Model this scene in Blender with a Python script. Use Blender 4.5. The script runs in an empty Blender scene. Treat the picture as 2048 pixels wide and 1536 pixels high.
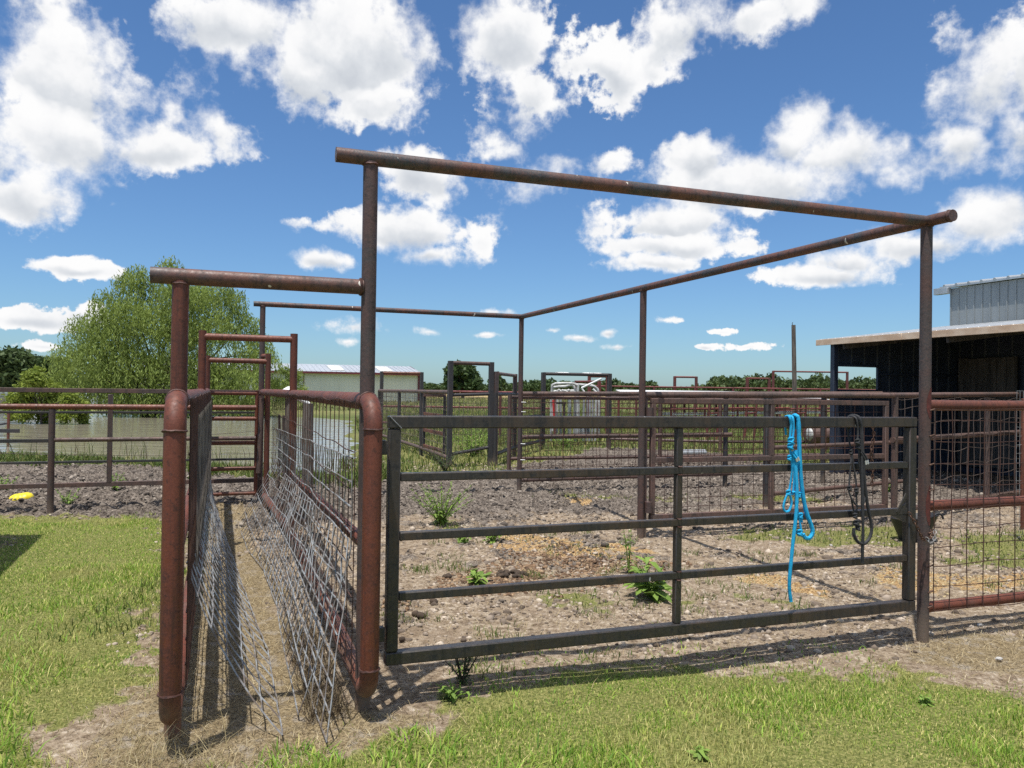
import bpy, math, random
import numpy as np
from mathutils import Vector
rng = np.random.default_rng(7)
random.seed(7)
R = math.radians
SC = bpy.context.scene
COL = SC.collection
# ------------------------------------------------------------------ camera solve: pen axes (u along the front gate, v going back)
F, PITCH, ROLL, TH, CH = 1591.356, R(0.5161), R(0.8144), R(20.0176), 1.62
AX, AY = -0.732, 4.025
CU, SU = math.cos(TH), math.sin(TH)
W_, D_, M_, D0_ = 3.704, 7.633, 3.793, -0.171      # pen: right post, back line, middle side post, back-left post
H_, H2_, ZR, CW = 2.79, 2.135, 1.557, 0.88           # frame height, alley crossbeam height, alley rail height, alley width
A1 = 4.45; A2 = 7.4

def w(u, v, z=0.0):
    return Vector((AX + u*CU - v*SU, AY + u*SU + v*CU, z))
def uv(x, y):
    dx, dy = x-AX, y-AY
    return dx*CU+dy*SU, -dx*SU+dy*CU
def ray(px, py):
    X, Y = px-1024, py-768
    c, s = math.cos(ROLL), math.sin(ROLL)
    a, b = X*c+Y*s, -X*s+Y*c
    r, up = a/F, -b/F
    return np.array([r, math.cos(PITCH)-up*math.sin(PITCH), math.sin(PITCH)+up*math.cos(PITCH)])
def G(px, py, z=0.0):                                 # survey: a sighted point on the ground
    d = ray(px, py); t = (z-CH)/d[2]
    return Vector((d[0]*t, d[1]*t, z))
def PV(px, py, v):                                    # on the vertical plane v = const
    d = ray(px, py); n = np.array([-SU, CU, 0]); t = (v+n[0]*AX+n[1]*AY)/(n@d)
    return Vector(d*t)+Vector((0, 0, CH))
def PU(px, py, u):
    d = ray(px, py); n = np.array([CU, SU, 0]); t = (u+n[0]*AX+n[1]*AY)/(n@d)
    return Vector(d*t)+Vector((0, 0, CH))
def DD(px, py, y):                                    # at distance y
    d = ray(px, py); t = y/d[1]
    return Vector(d*t)+Vector((0, 0, CH))
EU, EV, EZ = Vector((CU, SU, 0)), Vector((-SU, CU, 0)), Vector((0, 0, 1))

# ------------------------------------------------------------------ numpy noise
def _hash(ix, iy, s):
    h = (ix.astype(np.int64)*374761393 + iy.astype(np.int64)*668265263 + s*1442695041) & 0xFFFFFFFF
    h = ((h ^ (h >> 13))*1274126177) & 0xFFFFFFFF
    return ((h ^ (h >> 16)) & 0xFFFF)/65535.0
def vnoise(x, y, s=0):
    ix, iy = np.floor(x), np.floor(y); fx, fy = x-ix, y-iy
    fx = fx*fx*(3-2*fx); fy = fy*fy*(3-2*fy)
    a, b = _hash(ix, iy, s), _hash(ix+1, iy, s); c, d = _hash(ix, iy+1, s), _hash(ix+1, iy+1, s)
    return (a+(b-a)*fx)*(1-fy)+(c+(d-c)*fx)*fy
def fbm(x, y, o=4, s=0):
    t = 0; a = .5
    for i in range(o):
        t = t+a*vnoise(x, y, s+i*17); x = x*2.03+3.1; y = y*2.03+1.7; a *= .5
    return t/(1-.5**o)
def sdf(poly, x, y):                                  # signed distance, negative inside
    P = np.array(poly, float); n = len(P)
    d = np.full(x.shape, 1e9); ins = np.zeros(x.shape, bool)
    for i in range(n):
        a, b = P[i], P[(i+1) % n]; e = b-a
        wx, wy = x-a[0], y-a[1]
        t = np.clip((wx*e[0]+wy*e[1])/(e@e), 0, 1)
        d = np.minimum(d, np.hypot(wx-e[0]*t, wy-e[1]*t))
        c = (a[1] > y) != (b[1] > y)
        with np.errstate(divide='ignore', invalid='ignore'):
            ins ^= c & (x < (b[0]-a[0])*(y-a[1])/(b[1]-a[1]+1e-12)+a[0])
    return np.where(ins, -d, d)
def sm(x, a, b):
    t = np.clip((x-a)/(b-a), 0, 1); return t*t*(3-2*t)

# ------------------------------------------------------------------ mesh building
class MB:
    def __init__(s): s.v = []; s.f = []
    def add(s, vs, fs):
        o = len(s.v); s.v += [tuple(p) for p in vs]; s.f += [tuple(i+o for i in f) for f in fs]; return s
    def tube(s, pts, r, n=12, cap=True, closed=False, braid=None):
        P = [Vector(p) for p in pts]; m = len(P)
        T = []
        for i in range(m):
            if closed: t = P[(i+1) % m]-P[i-1]
            else: t = P[min(i+1, m-1)]-P[max(i-1, 0)]
            T.append(t.normalized() if t.length > 1e-9 else Vector((0, 0, 1)))
        N = T[0].orthogonal().normalized(); vs = []; L = 0
        for i in range(m):
            if i: N = (N-T[i]*N.dot(T[i])); N = N.normalized() if N.length > 1e-6 else T[i].orthogonal().normalized(); L += (P[i]-P[i-1]).length
            B = T[i].cross(N); rr = r[i] if isinstance(r, (list, tuple)) else r
            for k in range(n):
                a = 2*math.pi*k/n; q = rr
                if braid: q = rr*(1+.13*math.cos(braid*L+3*a)*math.cos(braid*L-3*a))
                vs.append(P[i]+(N*math.cos(a)+B*math.sin(a))*q)
        fs = []
        for i in range(m if closed else m-1):
            j = (i+1) % m
            for k in range(n): fs.append((i*n+k, i*n+(k+1) % n, j*n+(k+1) % n, j*n+k))
        if cap and not closed: fs.append(tuple(range(n-1, -1, -1))); fs.append(tuple((m-1)*n+k for k in range(n)))
        return s.add(vs, fs)
    def pipe(s, a, b, r, n=14, seg=1):
        a, b = Vector(a), Vector(b); bow = (b-a).orthogonal().normalized()
        return s.tube([a.lerp(b, i/seg) for i in range(seg+1)], r, n)
    def box(s, c, ex, ey, ez, bev=0.0):               # centre and three half-axis vectors, edges chamfered by bev
        c = Vector(c); h = [Vector(ex), Vector(ey), Vector(ez)]
        if bev <= 0:
            vs = [c+h[0]*i+h[1]*j+h[2]*k for i in (-1, 1) for j in (-1, 1) for k in (-1, 1)]
            return s.add(vs, [(0, 1, 3, 2), (4, 6, 7, 5), (0, 4, 5, 1), (2, 3, 7, 6), (0, 2, 6, 4), (1, 5, 7, 3)])
        vs = {}; lst = []
        sh = [1-min(.9, bev/max(q.length, 1e-6)) for q in h]
        for i in (-1, 1):
            for j in (-1, 1):
                for k in (-1, 1):
                    for ax in range(3):
                        g = [sh[0], sh[1], sh[2]]; g[ax] = 1
                        vs[(i, j, k, ax)] = len(lst); lst.append(c+h[0]*i*g[0]+h[1]*j*g[1]+h[2]*k*g[2])
        fs = []
        for ax in range(3):
            o = [a for a in range(3) if a != ax]
            for sg in (-1, 1):
                q = []
                for (p1, p2) in ((-1, -1), (1, -1), (1, 1), (-1, 1)):
                    t = [0, 0, 0]; t[ax] = sg; t[o[0]] = p1; t[o[1]] = p2; q.append(vs[(t[0], t[1], t[2], ax)])
                fs.append(tuple(q))
        for ax in range(3):
            o = [a for a in range(3) if a != ax]
            for p1 in (-1, 1):
                for p2 in (-1, 1):
                    t = [0, 0, 0]; t[o[0]] = p1; t[o[1]] = p2; q = []
                    for e, a in ((-1, o[0]), (-1, o[1]), (1, o[1]), (1, o[0])):
                        t[ax] = e; q.append(vs[(t[0], t[1], t[2], a)])
                    fs.append(tuple(q))
        for i in (-1, 1):
            for j in (-1, 1):
                for k in (-1, 1): fs.append(tuple(vs[(i, j, k, a)] for a in range(3)))
        return s.add(lst, fs)
    def bar(s, a, b, wd, ht, bev=.004, up=EZ):        # square tube between two points
        a, b = Vector(a), Vector(b); d = b-a; t = d.normalized(); sd = t.cross(up)
        sd = sd.normalized() if sd.length > 1e-4 else EU.copy(); up2 = sd.cross(t)
        return s.box((a+b)/2, d/2, sd*wd/2, up2*ht/2, bev)
    def ball(s, c, r, n=8, m=6, sq=(1, 1, 1), jit=0):
        vs = []; c = Vector(c)
        for i in range(m+1):
            ph = math.pi*i/m
            for k in range(n):
                a = 2*math.pi*k/n; q = r*(1+jit*(random.random()-.5))
                vs.append(c+Vector((math.sin(ph)*math.cos(a)*q*sq[0], math.sin(ph)*math.sin(a)*q*sq[1], math.cos(ph)*q*sq[2])))
        return s.add(vs, [(i*n+k, (i+1)*n+k, (i+1)*n+(k+1) % n, i*n+(k+1) % n) for i in range(m) for k in range(n)])
    def weld(s, c, ax, r, n=16, t=.006):              # lumpy weld bead round a joint
        c = Vector(c); ax = Vector(ax).normalized(); N = ax.orthogonal().normalized(); B = ax.cross(N)
        return s.tube([c+(N*math.cos(2*math.pi*k/n)+B*math.sin(2*math.pi*k/n))*(r+random.uniform(-.001, .001))+ax*random.uniform(-.002, .002) for k in range(n)],
                      [t*random.uniform(.7, 1.3) for k in range(n)], 5, closed=True)
    def wires(s, o, e1, e2, l1, xs, zs, r, jit=.004, seg=7):
        """wire net: verticals at offsets xs along e1 from zs[0] to zs[-1] along e2, horizontals at offsets zs"""
        o = Vector(o); e1 = Vector(e1).normalized(); e2 = Vector(e2).normalized(); nn = e1.cross(e2)
        for x in xs:
            ph = random.random()*6; b = random.uniform(-jit, jit)
            s.tube([o+e1*(x+b*math.sin(ph+5*t/seg)+random.uniform(-jit, jit)*.4)+e2*(zs[0]+(zs[-1]-zs[0])*t/seg)+nn*(r*.8+random.uniform(-jit, jit)*.3) for t in range(seg+1)], r, 4, cap=False)
        for z in zs:
            m = max(6, int(l1/.15)); ph = random.random()*6
            s.tube([o+e1*(xs[0]+(xs[-1]-xs[0])*t/m)+e2*(z+jit*math.sin(ph+t*.9)+random.uniform(-jit, jit)*.5)-nn*(r*.8) for t in range(m+1)], r, 4, cap=False)
        return s
    def build(s, name, mat, parent=None, smooth=40):
        return np_obj(name, np.array(s.v, float), s.f, mat, parent, smooth)

def np_obj(name, V, faces, mat, parent=None, smooth=40, quads=None, tris=None, attrs=None):
    me = bpy.data.meshes.new(name)
    org = np.array(parent_loc(parent)) if parent else np.zeros(3)
    if parent is None and len(V): org = np.array([(V[:, 0].min()+V[:, 0].max())/2, (V[:, 1].min()+V[:, 1].max())/2, V[:, 2].min()])
    V = V-org
    if faces is not None:
        me.from_pydata([tuple(p) for p in V], [], faces)
    else:
        nq = 0 if quads is None else len(quads); nt = 0 if tris is None else len(tris)
        me.vertices.add(len(V)); me.vertices.foreach_set('co', V.astype(np.float32).ravel())
        li = np.concatenate([q.ravel() for q in (quads, tris) if q is not None]).astype(np.int32)
        me.loops.add(len(li)); me.loops.foreach_set('vertex_index', li)
        me.polygons.add(nq+nt)
        st = np.concatenate([np.arange(nq)*4, nq*4+np.arange(nt)*3]).astype(np.int32)
        me.polygons.foreach_set('loop_start', st)
        me.update(calc_edges=True)
    for k, a in (attrs or {}).items():
        at = me.attributes.new(k, 'FLOAT_COLOR', 'POINT'); at.data.foreach_set('color', np.asarray(a, np.float32).ravel())
    me.validate()
    if smooth:
        me.polygons.foreach_set('use_smooth', np.ones(len(me.polygons), bool))
        if smooth < 180: me.set_sharp_from_angle(angle=R(smooth))
    me.materials.append(mat)
    o = bpy.data.objects.new(name, me); COL.objects.link(o)
    if parent: o.parent = parent
    else: o.location = org
    return o
def parent_loc(p):
    l = Vector((0, 0, 0))
    while p is not None: l = l+Vector(p.location); p = p.parent
    return l
def tag(o, label=None, cat=None, group=None, kind=None):
    if label: o['label'] = label
    if cat: o['category'] = cat
    if group: o['group'] = group
    if kind: o['kind'] = kind
    return o
def thing(name, label, cat, loc=(0, 0, 0), group=None):
    o = bpy.data.objects.new(name, None); COL.objects.link(o); o.location = loc; o.empty_display_size = .2
    return tag(o, label, cat, group)
def solo(name, mb, mat, label, cat, group=None, smooth=40):
    return tag(mb.build(name, mat, None, smooth), label, cat, group)

# ------------------------------------------------------------------ materials
def newmat(name):
    m = bpy.data.materials.new(name); m.use_nodes = True
    nt = m.node_tree; b = nt.nodes['Principled BSDF']; return m, nt, b
def nd(nt, t, **k):
    n = nt.nodes.new(t)
    for a, v in k.items():
        if a in n.inputs: n.inputs[a].default_value = v
        else: setattr(n, a, v)
    return n
def noise(nt, vec, scale, detail=4, rough=.55, dist=0):
    n = nd(nt, 'ShaderNodeTexNoise', Scale=scale, Detail=detail, Roughness=rough, Distortion=dist)
    if vec is not None: nt.links.new(vec, n.inputs['Vector'])
    return n.outputs['Fac']
def ramp(nt, fac, stops, interp='LINEAR'):
    n = nt.nodes.new('ShaderNodeValToRGB'); n.color_ramp.interpolation = interp; e = n.color_ramp.elements
    while len(e) < len(stops): e.new(.5)
    for i, (p, c) in enumerate(stops): e[i].position = p; e[i].color = (c+(1,)) if len(c) == 3 else c
    nt.links.new(fac, n.inputs['Fac']); return n.outputs['Color']
def mix(nt, fac, a, b, mode='MIX'):
    n = nt.nodes.new('ShaderNodeMix'); n.data_type = 'RGBA'; n.blend_type = mode
    for s, v in ((0, fac), (6, a), (7, b)):
        if hasattr(v, 'links'): nt.links.new(v, n.inputs[s])
        elif s == 0: n.inputs[0].default_value = v
        else: n.inputs[s].default_value = tuple(v)+(1,) if len(v) == 3 else v
    return n.outputs[2]
def mth(nt, op, a, b=None, c=None, clamp=False):
    n = nt.nodes.new('ShaderNodeMath'); n.operation = op; n.use_clamp = clamp
    for i, v in enumerate((a, b, c)):
        if v is None: continue
        if hasattr(v, 'links'): nt.links.new(v, n.inputs[i])
        else: n.inputs[i].default_value = v
    return n.outputs[0]
def mr(nt, v, a, b, c=0, d=1, smooth=True):
    n = nt.nodes.new('ShaderNodeMapRange'); n.interpolation_type = 'SMOOTHSTEP' if smooth else 'LINEAR'
    nt.links.new(v, n.inputs[0])
    for i, q in enumerate((a, b, c, d)): n.inputs[i+1].default_value = q
    return n.outputs[0]
def coord(nt, kind='Object', scale=None):
    c = nt.nodes.new('ShaderNodeTexCoord').outputs[kind]
    if scale:
        m = nt.nodes.new('ShaderNodeMapping'); m.inputs['Scale'].default_value = scale; nt.links.new(c, m.inputs[0]); c = m.outputs[0]
    return c
def bump(nt, b, h, strength=.3, dist=.01):
    n = nt.nodes.new('ShaderNodeBump'); n.inputs['Strength'].default_value = strength; n.inputs['Distance'].default_value = dist
    nt.links.new(h, n.inputs['Height']); nt.links.new(n.outputs[0], b.inputs['Normal'])

def metal(name, base, alt, dark, patch=.5, psc=5, rough=(.45, .75), spots=None, bmp=.25, metallic=0.0, spotth=(.70, .74)):
    m, nt, b = newmat(name); c = coord(nt)
    n1 = noise(nt, c, psc, 5, .6); n2 = noise(nt, c, psc*9, 4, .6); n3 = noise(nt, c, psc*28, 3, .6)
    col = mix(nt, mr(nt, n1, patch-.1, patch+.12), base, alt)
    col = mix(nt, mr(nt, n2, .53, .68, 0, .8), col, dark)
    col = mix(nt, mr(nt, n3, .35, .75, 0, .45), col, tuple(min(1, q*1.5+.01) for q in base))
    if spots:
        s = noise(nt, coord(nt, 'Object', (1, 1, .45)), 17, 2, .4)
        col = mix(nt, mr(nt, s, *spotth), col, spots)
    st = noise(nt, coord(nt, 'Object', (30, 30, 1.6)), 1.0, 4, .6)
    col = mix(nt, mr(nt, st, .5, .68, 0, .55), col, dark)
    gz = nt.nodes.new('ShaderNodeNewGeometry'); sz = nt.nodes.new('ShaderNodeSeparateXYZ'); nt.links.new(gz.outputs['Position'], sz.inputs[0])
    col = mix(nt, mr(nt, mth(nt, 'MULTIPLY_ADD', n1, .5, mth(nt, 'SUBTRACT', .12, sz.outputs[2])), .12, .34, 0, .55), col, (.2, .15, .105))
    nt.links.new(col, b.inputs['Base Color']); b.inputs['Metallic'].default_value = metallic
    nt.links.new(mr(nt, n2, .3, .7, *rough), b.inputs['Roughness'])
    bump(nt, b, mth(nt, 'ADD', n3, n2), bmp, .003)
    return m
def plain(name, col, rough=.6, var=.25, sc=6, metallic=0, bmp=.15, col2=None, stretch=None):
    m, nt, b = newmat(name); c = coord(nt, 'Object', stretch)
    n = noise(nt, c, sc, 5, .6); d = col2 or tuple(q*(1-var) for q in col)
    nt.links.new(mix(nt, mr(nt, n, .35, .65), col, d), b.inputs['Base Color'])
    b.inputs['Roughness'].default_value = rough; b.inputs['Metallic'].default_value = metallic
    if bmp: bump(nt, b, noise(nt, c, sc*8, 3), bmp, .004)
    return m
M = {}
M['red'] = metal('red_oxide_pipe', (.128, .033, .015), (.085, .025, .014), (.038, .015, .01), .5, 3.5, (.45, .75), None, .12)
M['redbar'] = metal('red_bar', (.165, .05, .027), (.105, .035, .021), (.05, .02, .014), .5, 4, (.42, .7), None, .1)
M['beam'] = metal('weathered_beam', (.12, .052, .036), (.042, .05, .055), (.03, .022, .02), .5, 3.2, (.4, .65), (.6, .57, .5), .3, spotth=(.735, .75))
M['post'] = metal('weathered_post', (.085, .045, .036), (.058, .048, .045), (.03, .026, .027), .48, 2.6, (.45, .75), None, .35)
M['steel'] = metal('dark_gate_steel', (.045, .040, .035), (.075, .052, .037), (.018, .02, .022), .52, 2.2, (.3, .5), (.5, .5, .48), .15, .3, spotth=(.76, .77))
M['brown'] = metal('brown_fence_pipe', (.115, .066, .052), (.07, .05, .043), (.035, .027, .024), .5, 2.5, (.5, .8), None, .25)
M['black'] = metal('black_fence_pipe', (.035, .033, .034), (.05, .037, .031), (.018, .018, .02), .55, 2.5, (.45, .7), None, .2)
M['farred'] = metal('far_red_pipe', (.17, .035, .03), (.11, .035, .03), (.06, .025, .02), .5, 1.0, (.5, .8), None, .1)
M['wire_rust'] = plain('rusty_wire', (.105, .05, .036), .7, .5, 9, .2, 0)
M['wire_galv'] = plain('galvanised_wire', (.36, .38, .39), .5, .45, 9, .3, 0, (.17, .135, .11))
M['wire_tan'] = plain('weathered_wire', (.16, .12, .1), .7, .4, 9, .2, 0)
M['chain'] = plain('rusty_chain', (.13, .07, .045), .6, .5, 40, .4, .3)
M['weld'] = plain('weld_bead', (.11, .05, .038), .55, .5, 60, .2, .3)
M['wood'] = plain('grey_post_wood', (.2, .175, .15), .9, .5, 9, 0, .5, (.075, .063, .055), (6, 6, .6))
M['pole'] = plain('pole_wood', (.17, .14, .115), .9, .5, 5, 0, .4, (.08, .065, .055), (5, 5, .4))
M['plank'] = plain('plank_wood', (.115, .1, .088), .9, .5, 4, 0, .3, (.05, .044, .04), (3, 3, .35))
M['white'] = plain('white_enamel', (.78, .78, .76), .4, .12, 4, 0, .1)
M['whitedirty'] = plain('white_paint_worn', (.56, .56, .54), .5, .5, 6, 0, .1)
M['greypaint'] = plain('grey_paint', (.36, .37, .38), .5, .3, 3, .1, .1)
M['galv'] = plain('galvanised_sheet', (.5, .52, .53), .4, .2, 2, .5, .1)
M['yellow'] = plain('yellow_plastic', (.78, .62, .02), .45, .12, 8, 0, .2)
M['rubber'] = plain('black_rubber', (.022, .022, .024), .55, .3, 6, 0, .2)
M['blackwall'] = plain('dark_ribbed_sheet', (.042, .052, .078), .4, .3, 2, .1, .05)
M['rib'] = plain('rib_lit_edge', (.11, .12, .135), .4, .3, 2, .1, .05)  # paler than the sheet: window light on the ribs put into the colour
M['barn'] = plain('weathered_galvalume', (.34, .36, .36), .5, .2, 1.2, .35, .1, None, (1, 1, .2))
M['fascia'] = plain('dusty_white_trim', (.72, .56, .41), .6, .3, 2.5, 0, .1, (.56, .39, .26), (1, 1, 2))
M['bwall'] = plain('beige_wall_sheet', (.82, .78, .64), .55, .08, .4, 0, .0)
M['broof'] = plain('pale_roof_sheet', (.46, .49, .52), .42, .1, .3, .3, .0)
M['maroon'] = plain('maroon_trim', (.16, .03, .035), .5, .2, .5, 0, 0)
M['skylight'] = plain('skylight_panel', (.8, .78, .66), .5, .08, .5, 0, 0)
M['bark'] = plain('bark', (.085, .068, .052), .95, .5, 2, 0, .5)
M['dung'] = plain('dung', (.075, .05, .032), .9, .5, 25, 0, .6)
M['stone'] = plain('pale_stone', (.46, .44, .41), .85, .2, 12, 0, .4)
M['redflag'] = plain('red_paint', (.5, .03, .03), .5, .2, 4, 0, 0)
M['silver'] = plain('silver_ferrule', (.75, .76, .76), .3, .1, 9, .7, 0)
def ropemat(name, a, b_):
    m, nt, b = newmat(name); c = coord(nt)
    n = noise(nt, c, 260, 2, .5)
    nt.links.new(mix(nt, mr(nt, n, .4, .6), a, b_), b.inputs['Base Color']); b.inputs['Roughness'].default_value = .75
    bump(nt, b, n, .4, .001); return m
M['bluerope'] = ropemat('blue_rope', (.01, .42, .72), (.006, .27, .52))
M['blackrope'] = ropemat('black_rope', (.018, .018, .02), (.035, .035, .037))
def leafmat(name, a, b_, tr=.35, sc=1.2, attr=False):
    m, nt, b = newmat(name)
    if attr:
        at = nd(nt, 'ShaderNodeAttribute', attribute_name='tint'); col = at.outputs['Color']
    else:
        g = nt.nodes.new('ShaderNodeNewGeometry'); n = noise(nt, g.outputs['Position'], sc, 3, .6)
        col = mix(nt, mr(nt, n, .32, .68), a, b_)
        col = mix(nt, mr(nt, g.outputs['Random Per Island'], 0, 1, 0, .55, False), col, tuple(min(1, q*1.7) for q in a))
    nt.links.new(col, b.inputs['Base Color']); b.inputs['Roughness'].default_value = .6; b.inputs['Specular IOR Level'].default_value = .25
    t = nt.nodes.new('ShaderNodeBsdfTranslucent'); nt.links.new(col, t.inputs[0])
    x = nt.nodes.new('ShaderNodeMixShader'); x.inputs[0].default_value = tr
    nt.links.new(b.outputs[0], x.inputs[1]); nt.links.new(t.outputs[0], x.inputs[2])
    nt.links.new(x.outputs[0], nt.nodes['Material Output'].inputs['Surface']); return m
M['grass'] = leafmat('grass_blade', None, None, .35, attr=True)
M['willow'] = leafmat('willow_leaf', (.225, .285, .07), (.145, .195, .05), .4, .6)
M['bush'] = leafmat('bush_leaf', (.22, .27, .045), (.15, .195, .036), .35, 1.2)
M['oak'] = leafmat('dark_leaf', (.06, .095, .03), (.042, .07, .025), .2, .25)
M['wood_leaf'] = leafmat('woodland_leaf', (.065, .095, .03), (.045, .072, .026), .2, .06)
M['weed'] = leafmat('weed_leaf', (.19, .28, .055), (.12, .2, .04), .3, 6)
M['dweed'] = leafmat('dark_weed_leaf', (.05, .085, .028), (.04, .065, .022), .25, 6)

# ------------------------------------------------------------------ ground zones
LAWN1 = [(-12, 9.85), (-6.28, 9.81), (-5.05, 9.8), (-4.1, 9.75), (-3.72, 8.98), (-3.18, 7.7), (-2.78, 6.84), (-2.3, 5.65), (-2.05, 4.81), (-1.94, 4.32), (-1.94, 3.9), (-1.95, 3.6), (-1.86, 3.3), (-1.7, 2.6), (-1.6, 1), (-12, 1)]
LAWN2 = [(-1.55, 1), (-1.35, 3.3), (-1.01, 3.58), (-.67, 3.66), (-.37, 3.85), (-.28, 4.18), (-.04, 4.4), (.84, 4.70), (1.74, 4.76), (2.21, 4.75), (2.53, 4.6), (2.85, 4.36), (4.5, 4.0), (8, 3.6), (8, 1)]
PATCH = [[(1.7, 8.7), (2.6, 8.5), (4.4, 8.6), (5.1, 9.6), (5.2, 10.4), (3.6, 9.9), (2.2, 9.3)],
         [(3.9, 7.6), (5.2, 7.4), (7.6, 8.8), (8.4, 10.6), (6.6, 10.2), (4.9, 9.2)],
         [(-1.1, 9.0), (-.4, 8.7), (-.3, 9.6), (-.9, 10.2)], [(.3, 12.0), (2.6, 11.7), (2.9, 12.4), (.6, 12.6)], [(3.2, 11.9), (4.6, 11.8), (5, 12.8), (3.4, 12.9)],
         [(1.3, 6.2), (2.2, 6.0), (2.6, 6.4), (1.8, 6.9)], [(.15, 6.2), (.7, 5.9), (.9, 6.3), (.3, 6.6)],
         [(-2.6, 14.0), (-.4, 15.5), (2.2, 21), (-.5, 24), (-4.6, 26), (-3.8, 16)]]
STRAW = [[(-1.75, 2.4), (-2.0, 3.5), (-2.25, 4.9), (-3.0, 7.2), (-4.3, 10.6), (-3.5, 11.0), (-2.6, 8.4), (-.85, 4.1), (-.2, 4.0), (-.7, 3.4), (-1.3, 3.0)],
         [(2.4, 4.9), (3.1, 4.5), (5.5, 4.2), (6.5, 5.6), (4.6, 5.9), (3, 5.5)]]
GOLD = [[(-.2, 9.2), (.6, 8.9), (1.5, 8.2), (1.35, 7.5), (.5, 7.9), (-.1, 8.6)], [(1.9, 6.5), (2.6, 6.35), (2.7, 6.9), (2.1, 7.05)],
        [(3.0, 6.6), (4.3, 6.7), (4.9, 7.2), (4.2, 7.4), (3.2, 7.1)], [(.6, 11.4), (1.1, 11.2), (1.2, 11.7), (.7, 11.9)]]
POND = [(-2.75, 14.4), (-3.6, 14.5), (-5.3, 15.8), (-7.3, 17.0), (-10.7, 17.2), (-30, 19), (-90, 20), (-190, 120), (-190, 185), (-60, 178), (-34, 62), (-27, 47.5), (-17, 46.5), (-11.5, 46), (-8.6, 42), (-5.2, 26)]
DRYLOT = [(-12, 9.9), (-4.3, 9.9), (-3.9, 10.6), (-.8, 4.0), (-.2, 4.2), (2.8, 5.0), (7, 6), (12, 8), (14, 14), (10, 17), (5.5, 17.5), (5.2, 22), (3, 23), (1, 19), (-.4, 16.2), (-2.2, 13.6), (-4, 13.3), (-7, 15.6), (-11, 15.9), (-30, 17), (-30, 11)]
def masks(x, y):
    n = fbm(x*1.7, y*1.7, 4, 3)-.5; n2 = fbm(x*6, y*6, 3, 9)-.5
    lawn = np.minimum(sdf(LAWN1, x, y), sdf(LAWN2, x, y))+n*.45+n2*.2
    g = sm(-lawn+(fbm(x*9, y*9, 2, 19)-.5)*.5, -.16, .34)
    g = g*(1-.9*sm(-(sdf([(-7, 8.1), (-5.15, 8.42), (-4.75, 7.75), (-5.3, 7.2), (-7, 7.3)], x, y)+n*.7), -.05, .3))
    for p in PATCH: g = np.maximum(g, .62*sm(-(sdf(p, x, y)+n*.9+n2*.5), -.05, .3))
    lot = sdf(DRYLOT, x, y)+n*.8
    field = sm(lot, -.05, .5)*(1-g)*sm(np.hypot(x, y), 7, 11)
    s = np.zeros_like(x); g = g*(.25+.75*sm(-lawn+n2*.5, -.05, .45)) if False else g
    for p in STRAW: s = np.maximum(s, sm(-(sdf(p, x, y)+n*.5), -.1, .25))
    go = np.zeros_like(x)
    for p in GOLD: go = np.maximum(go, sm(-(sdf(p, x, y)+n*1.1+n2*.6), -.1, .25))
    u, v = uv(x, y)
    mud = sm(v+n*2.2, 4.6, 6.2)*(1-field)*(1-g)
    mud = np.maximum(mud, .55*sm(fbm(x*2.3+9, y*2.3, 4, 21), .55, .66)*sm(v, .6, 1.6)*(1-g)*(1-s*.6))
    return g, mud, s*(1-g), field, go*(1-g)
def ground_z(x, y):
    g, mud, s, fl, go = masks(x, y)
    z = (fbm(x*.9, y*.9, 3, 5)-.5)*.05
    cl = np.abs(fbm(x*4.6, y*4.6, 4, 31)-.5)*2; cl2 = fbm(x*13, y*13, 4, 41)-.5
    z = z+mud*((.40-cl)*.15+cl2*.13)+(1-mud)*(1-g)*(1-fl)*(cl2*.018+(.4-cl)*.016)
    z = z-.02*s*sm(np.abs(uv(x, y)[0]+.44), .5, .2)
    far = np.hypot(x, y); z = z*(1-.0*far)
    p = sdf(POND, x, y)+(fbm(x*.7, y*.7, 3, 61)-.5)*.9
    z = z-.75*sm(-p, -.6, 3.0)
    return z
def axis(a, b, st, lo, hi, gr):
    t = list(np.arange(a, b, st)); s = st; q = t[-1]
    while q < hi: s *= gr; q += s; t.append(q)
    s = st; q = a; pre = []
    while q > lo: s *= gr; q -= s; pre.append(q)
    return np.array(pre[::-1]+t)
gx = axis(-7.2, 7.2, .036, -2500, 2500, 1.06)
ys = []; q = 2.2; st = .03
while q < 4000: ys.append(q); st = .03 if q < 7 else (.0043*q if q < 15 else (.0085*q if q < 30 else .025*q)); q += st
gy = np.array([-1500, -200, -40, -10, -3, 0, 1, 1.7]+ys)
X, Y = np.meshgrid(gx, gy); xf, yf = X.ravel(), Y.ravel()
g_, m_, s_, f_, go_ = masks(xf, yf)
V = np.stack([xf, yf, ground_z(xf, yf)], 1)
nx, ny = len(gx), len(gy); ii = (np.arange(ny-1)[:, None]*nx+np.arange(nx-1)[None, :]).ravel()
quads = np.stack([ii, ii+1, ii+nx+1, ii+nx], 1)
gm, nt, b = newmat('ground_soil')
pos = nt.nodes.new('ShaderNodeNewGeometry').outputs['Position']
at = nd(nt, 'ShaderNodeAttribute', attribute_name='zone'); sp = nt.nodes.new('ShaderNodeSeparateColor'); nt.links.new(at.outputs['Color'], sp.inputs[0])
zg, zm, zs = sp.outputs[0], sp.outputs[1], sp.outputs[2]; zf = at.outputs['Alpha']
at2 = nd(nt, 'ShaderNodeAttribute', attribute_name='gold'); zgo = at2.outputs['Fac']
na, nb, nc = noise(nt, pos, 1.3, 5, .6), noise(nt, pos, 9, 5, .65), noise(nt, pos, 55, 4, .65)
nl = noise(nt, pos, .05, 4, .6)
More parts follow.
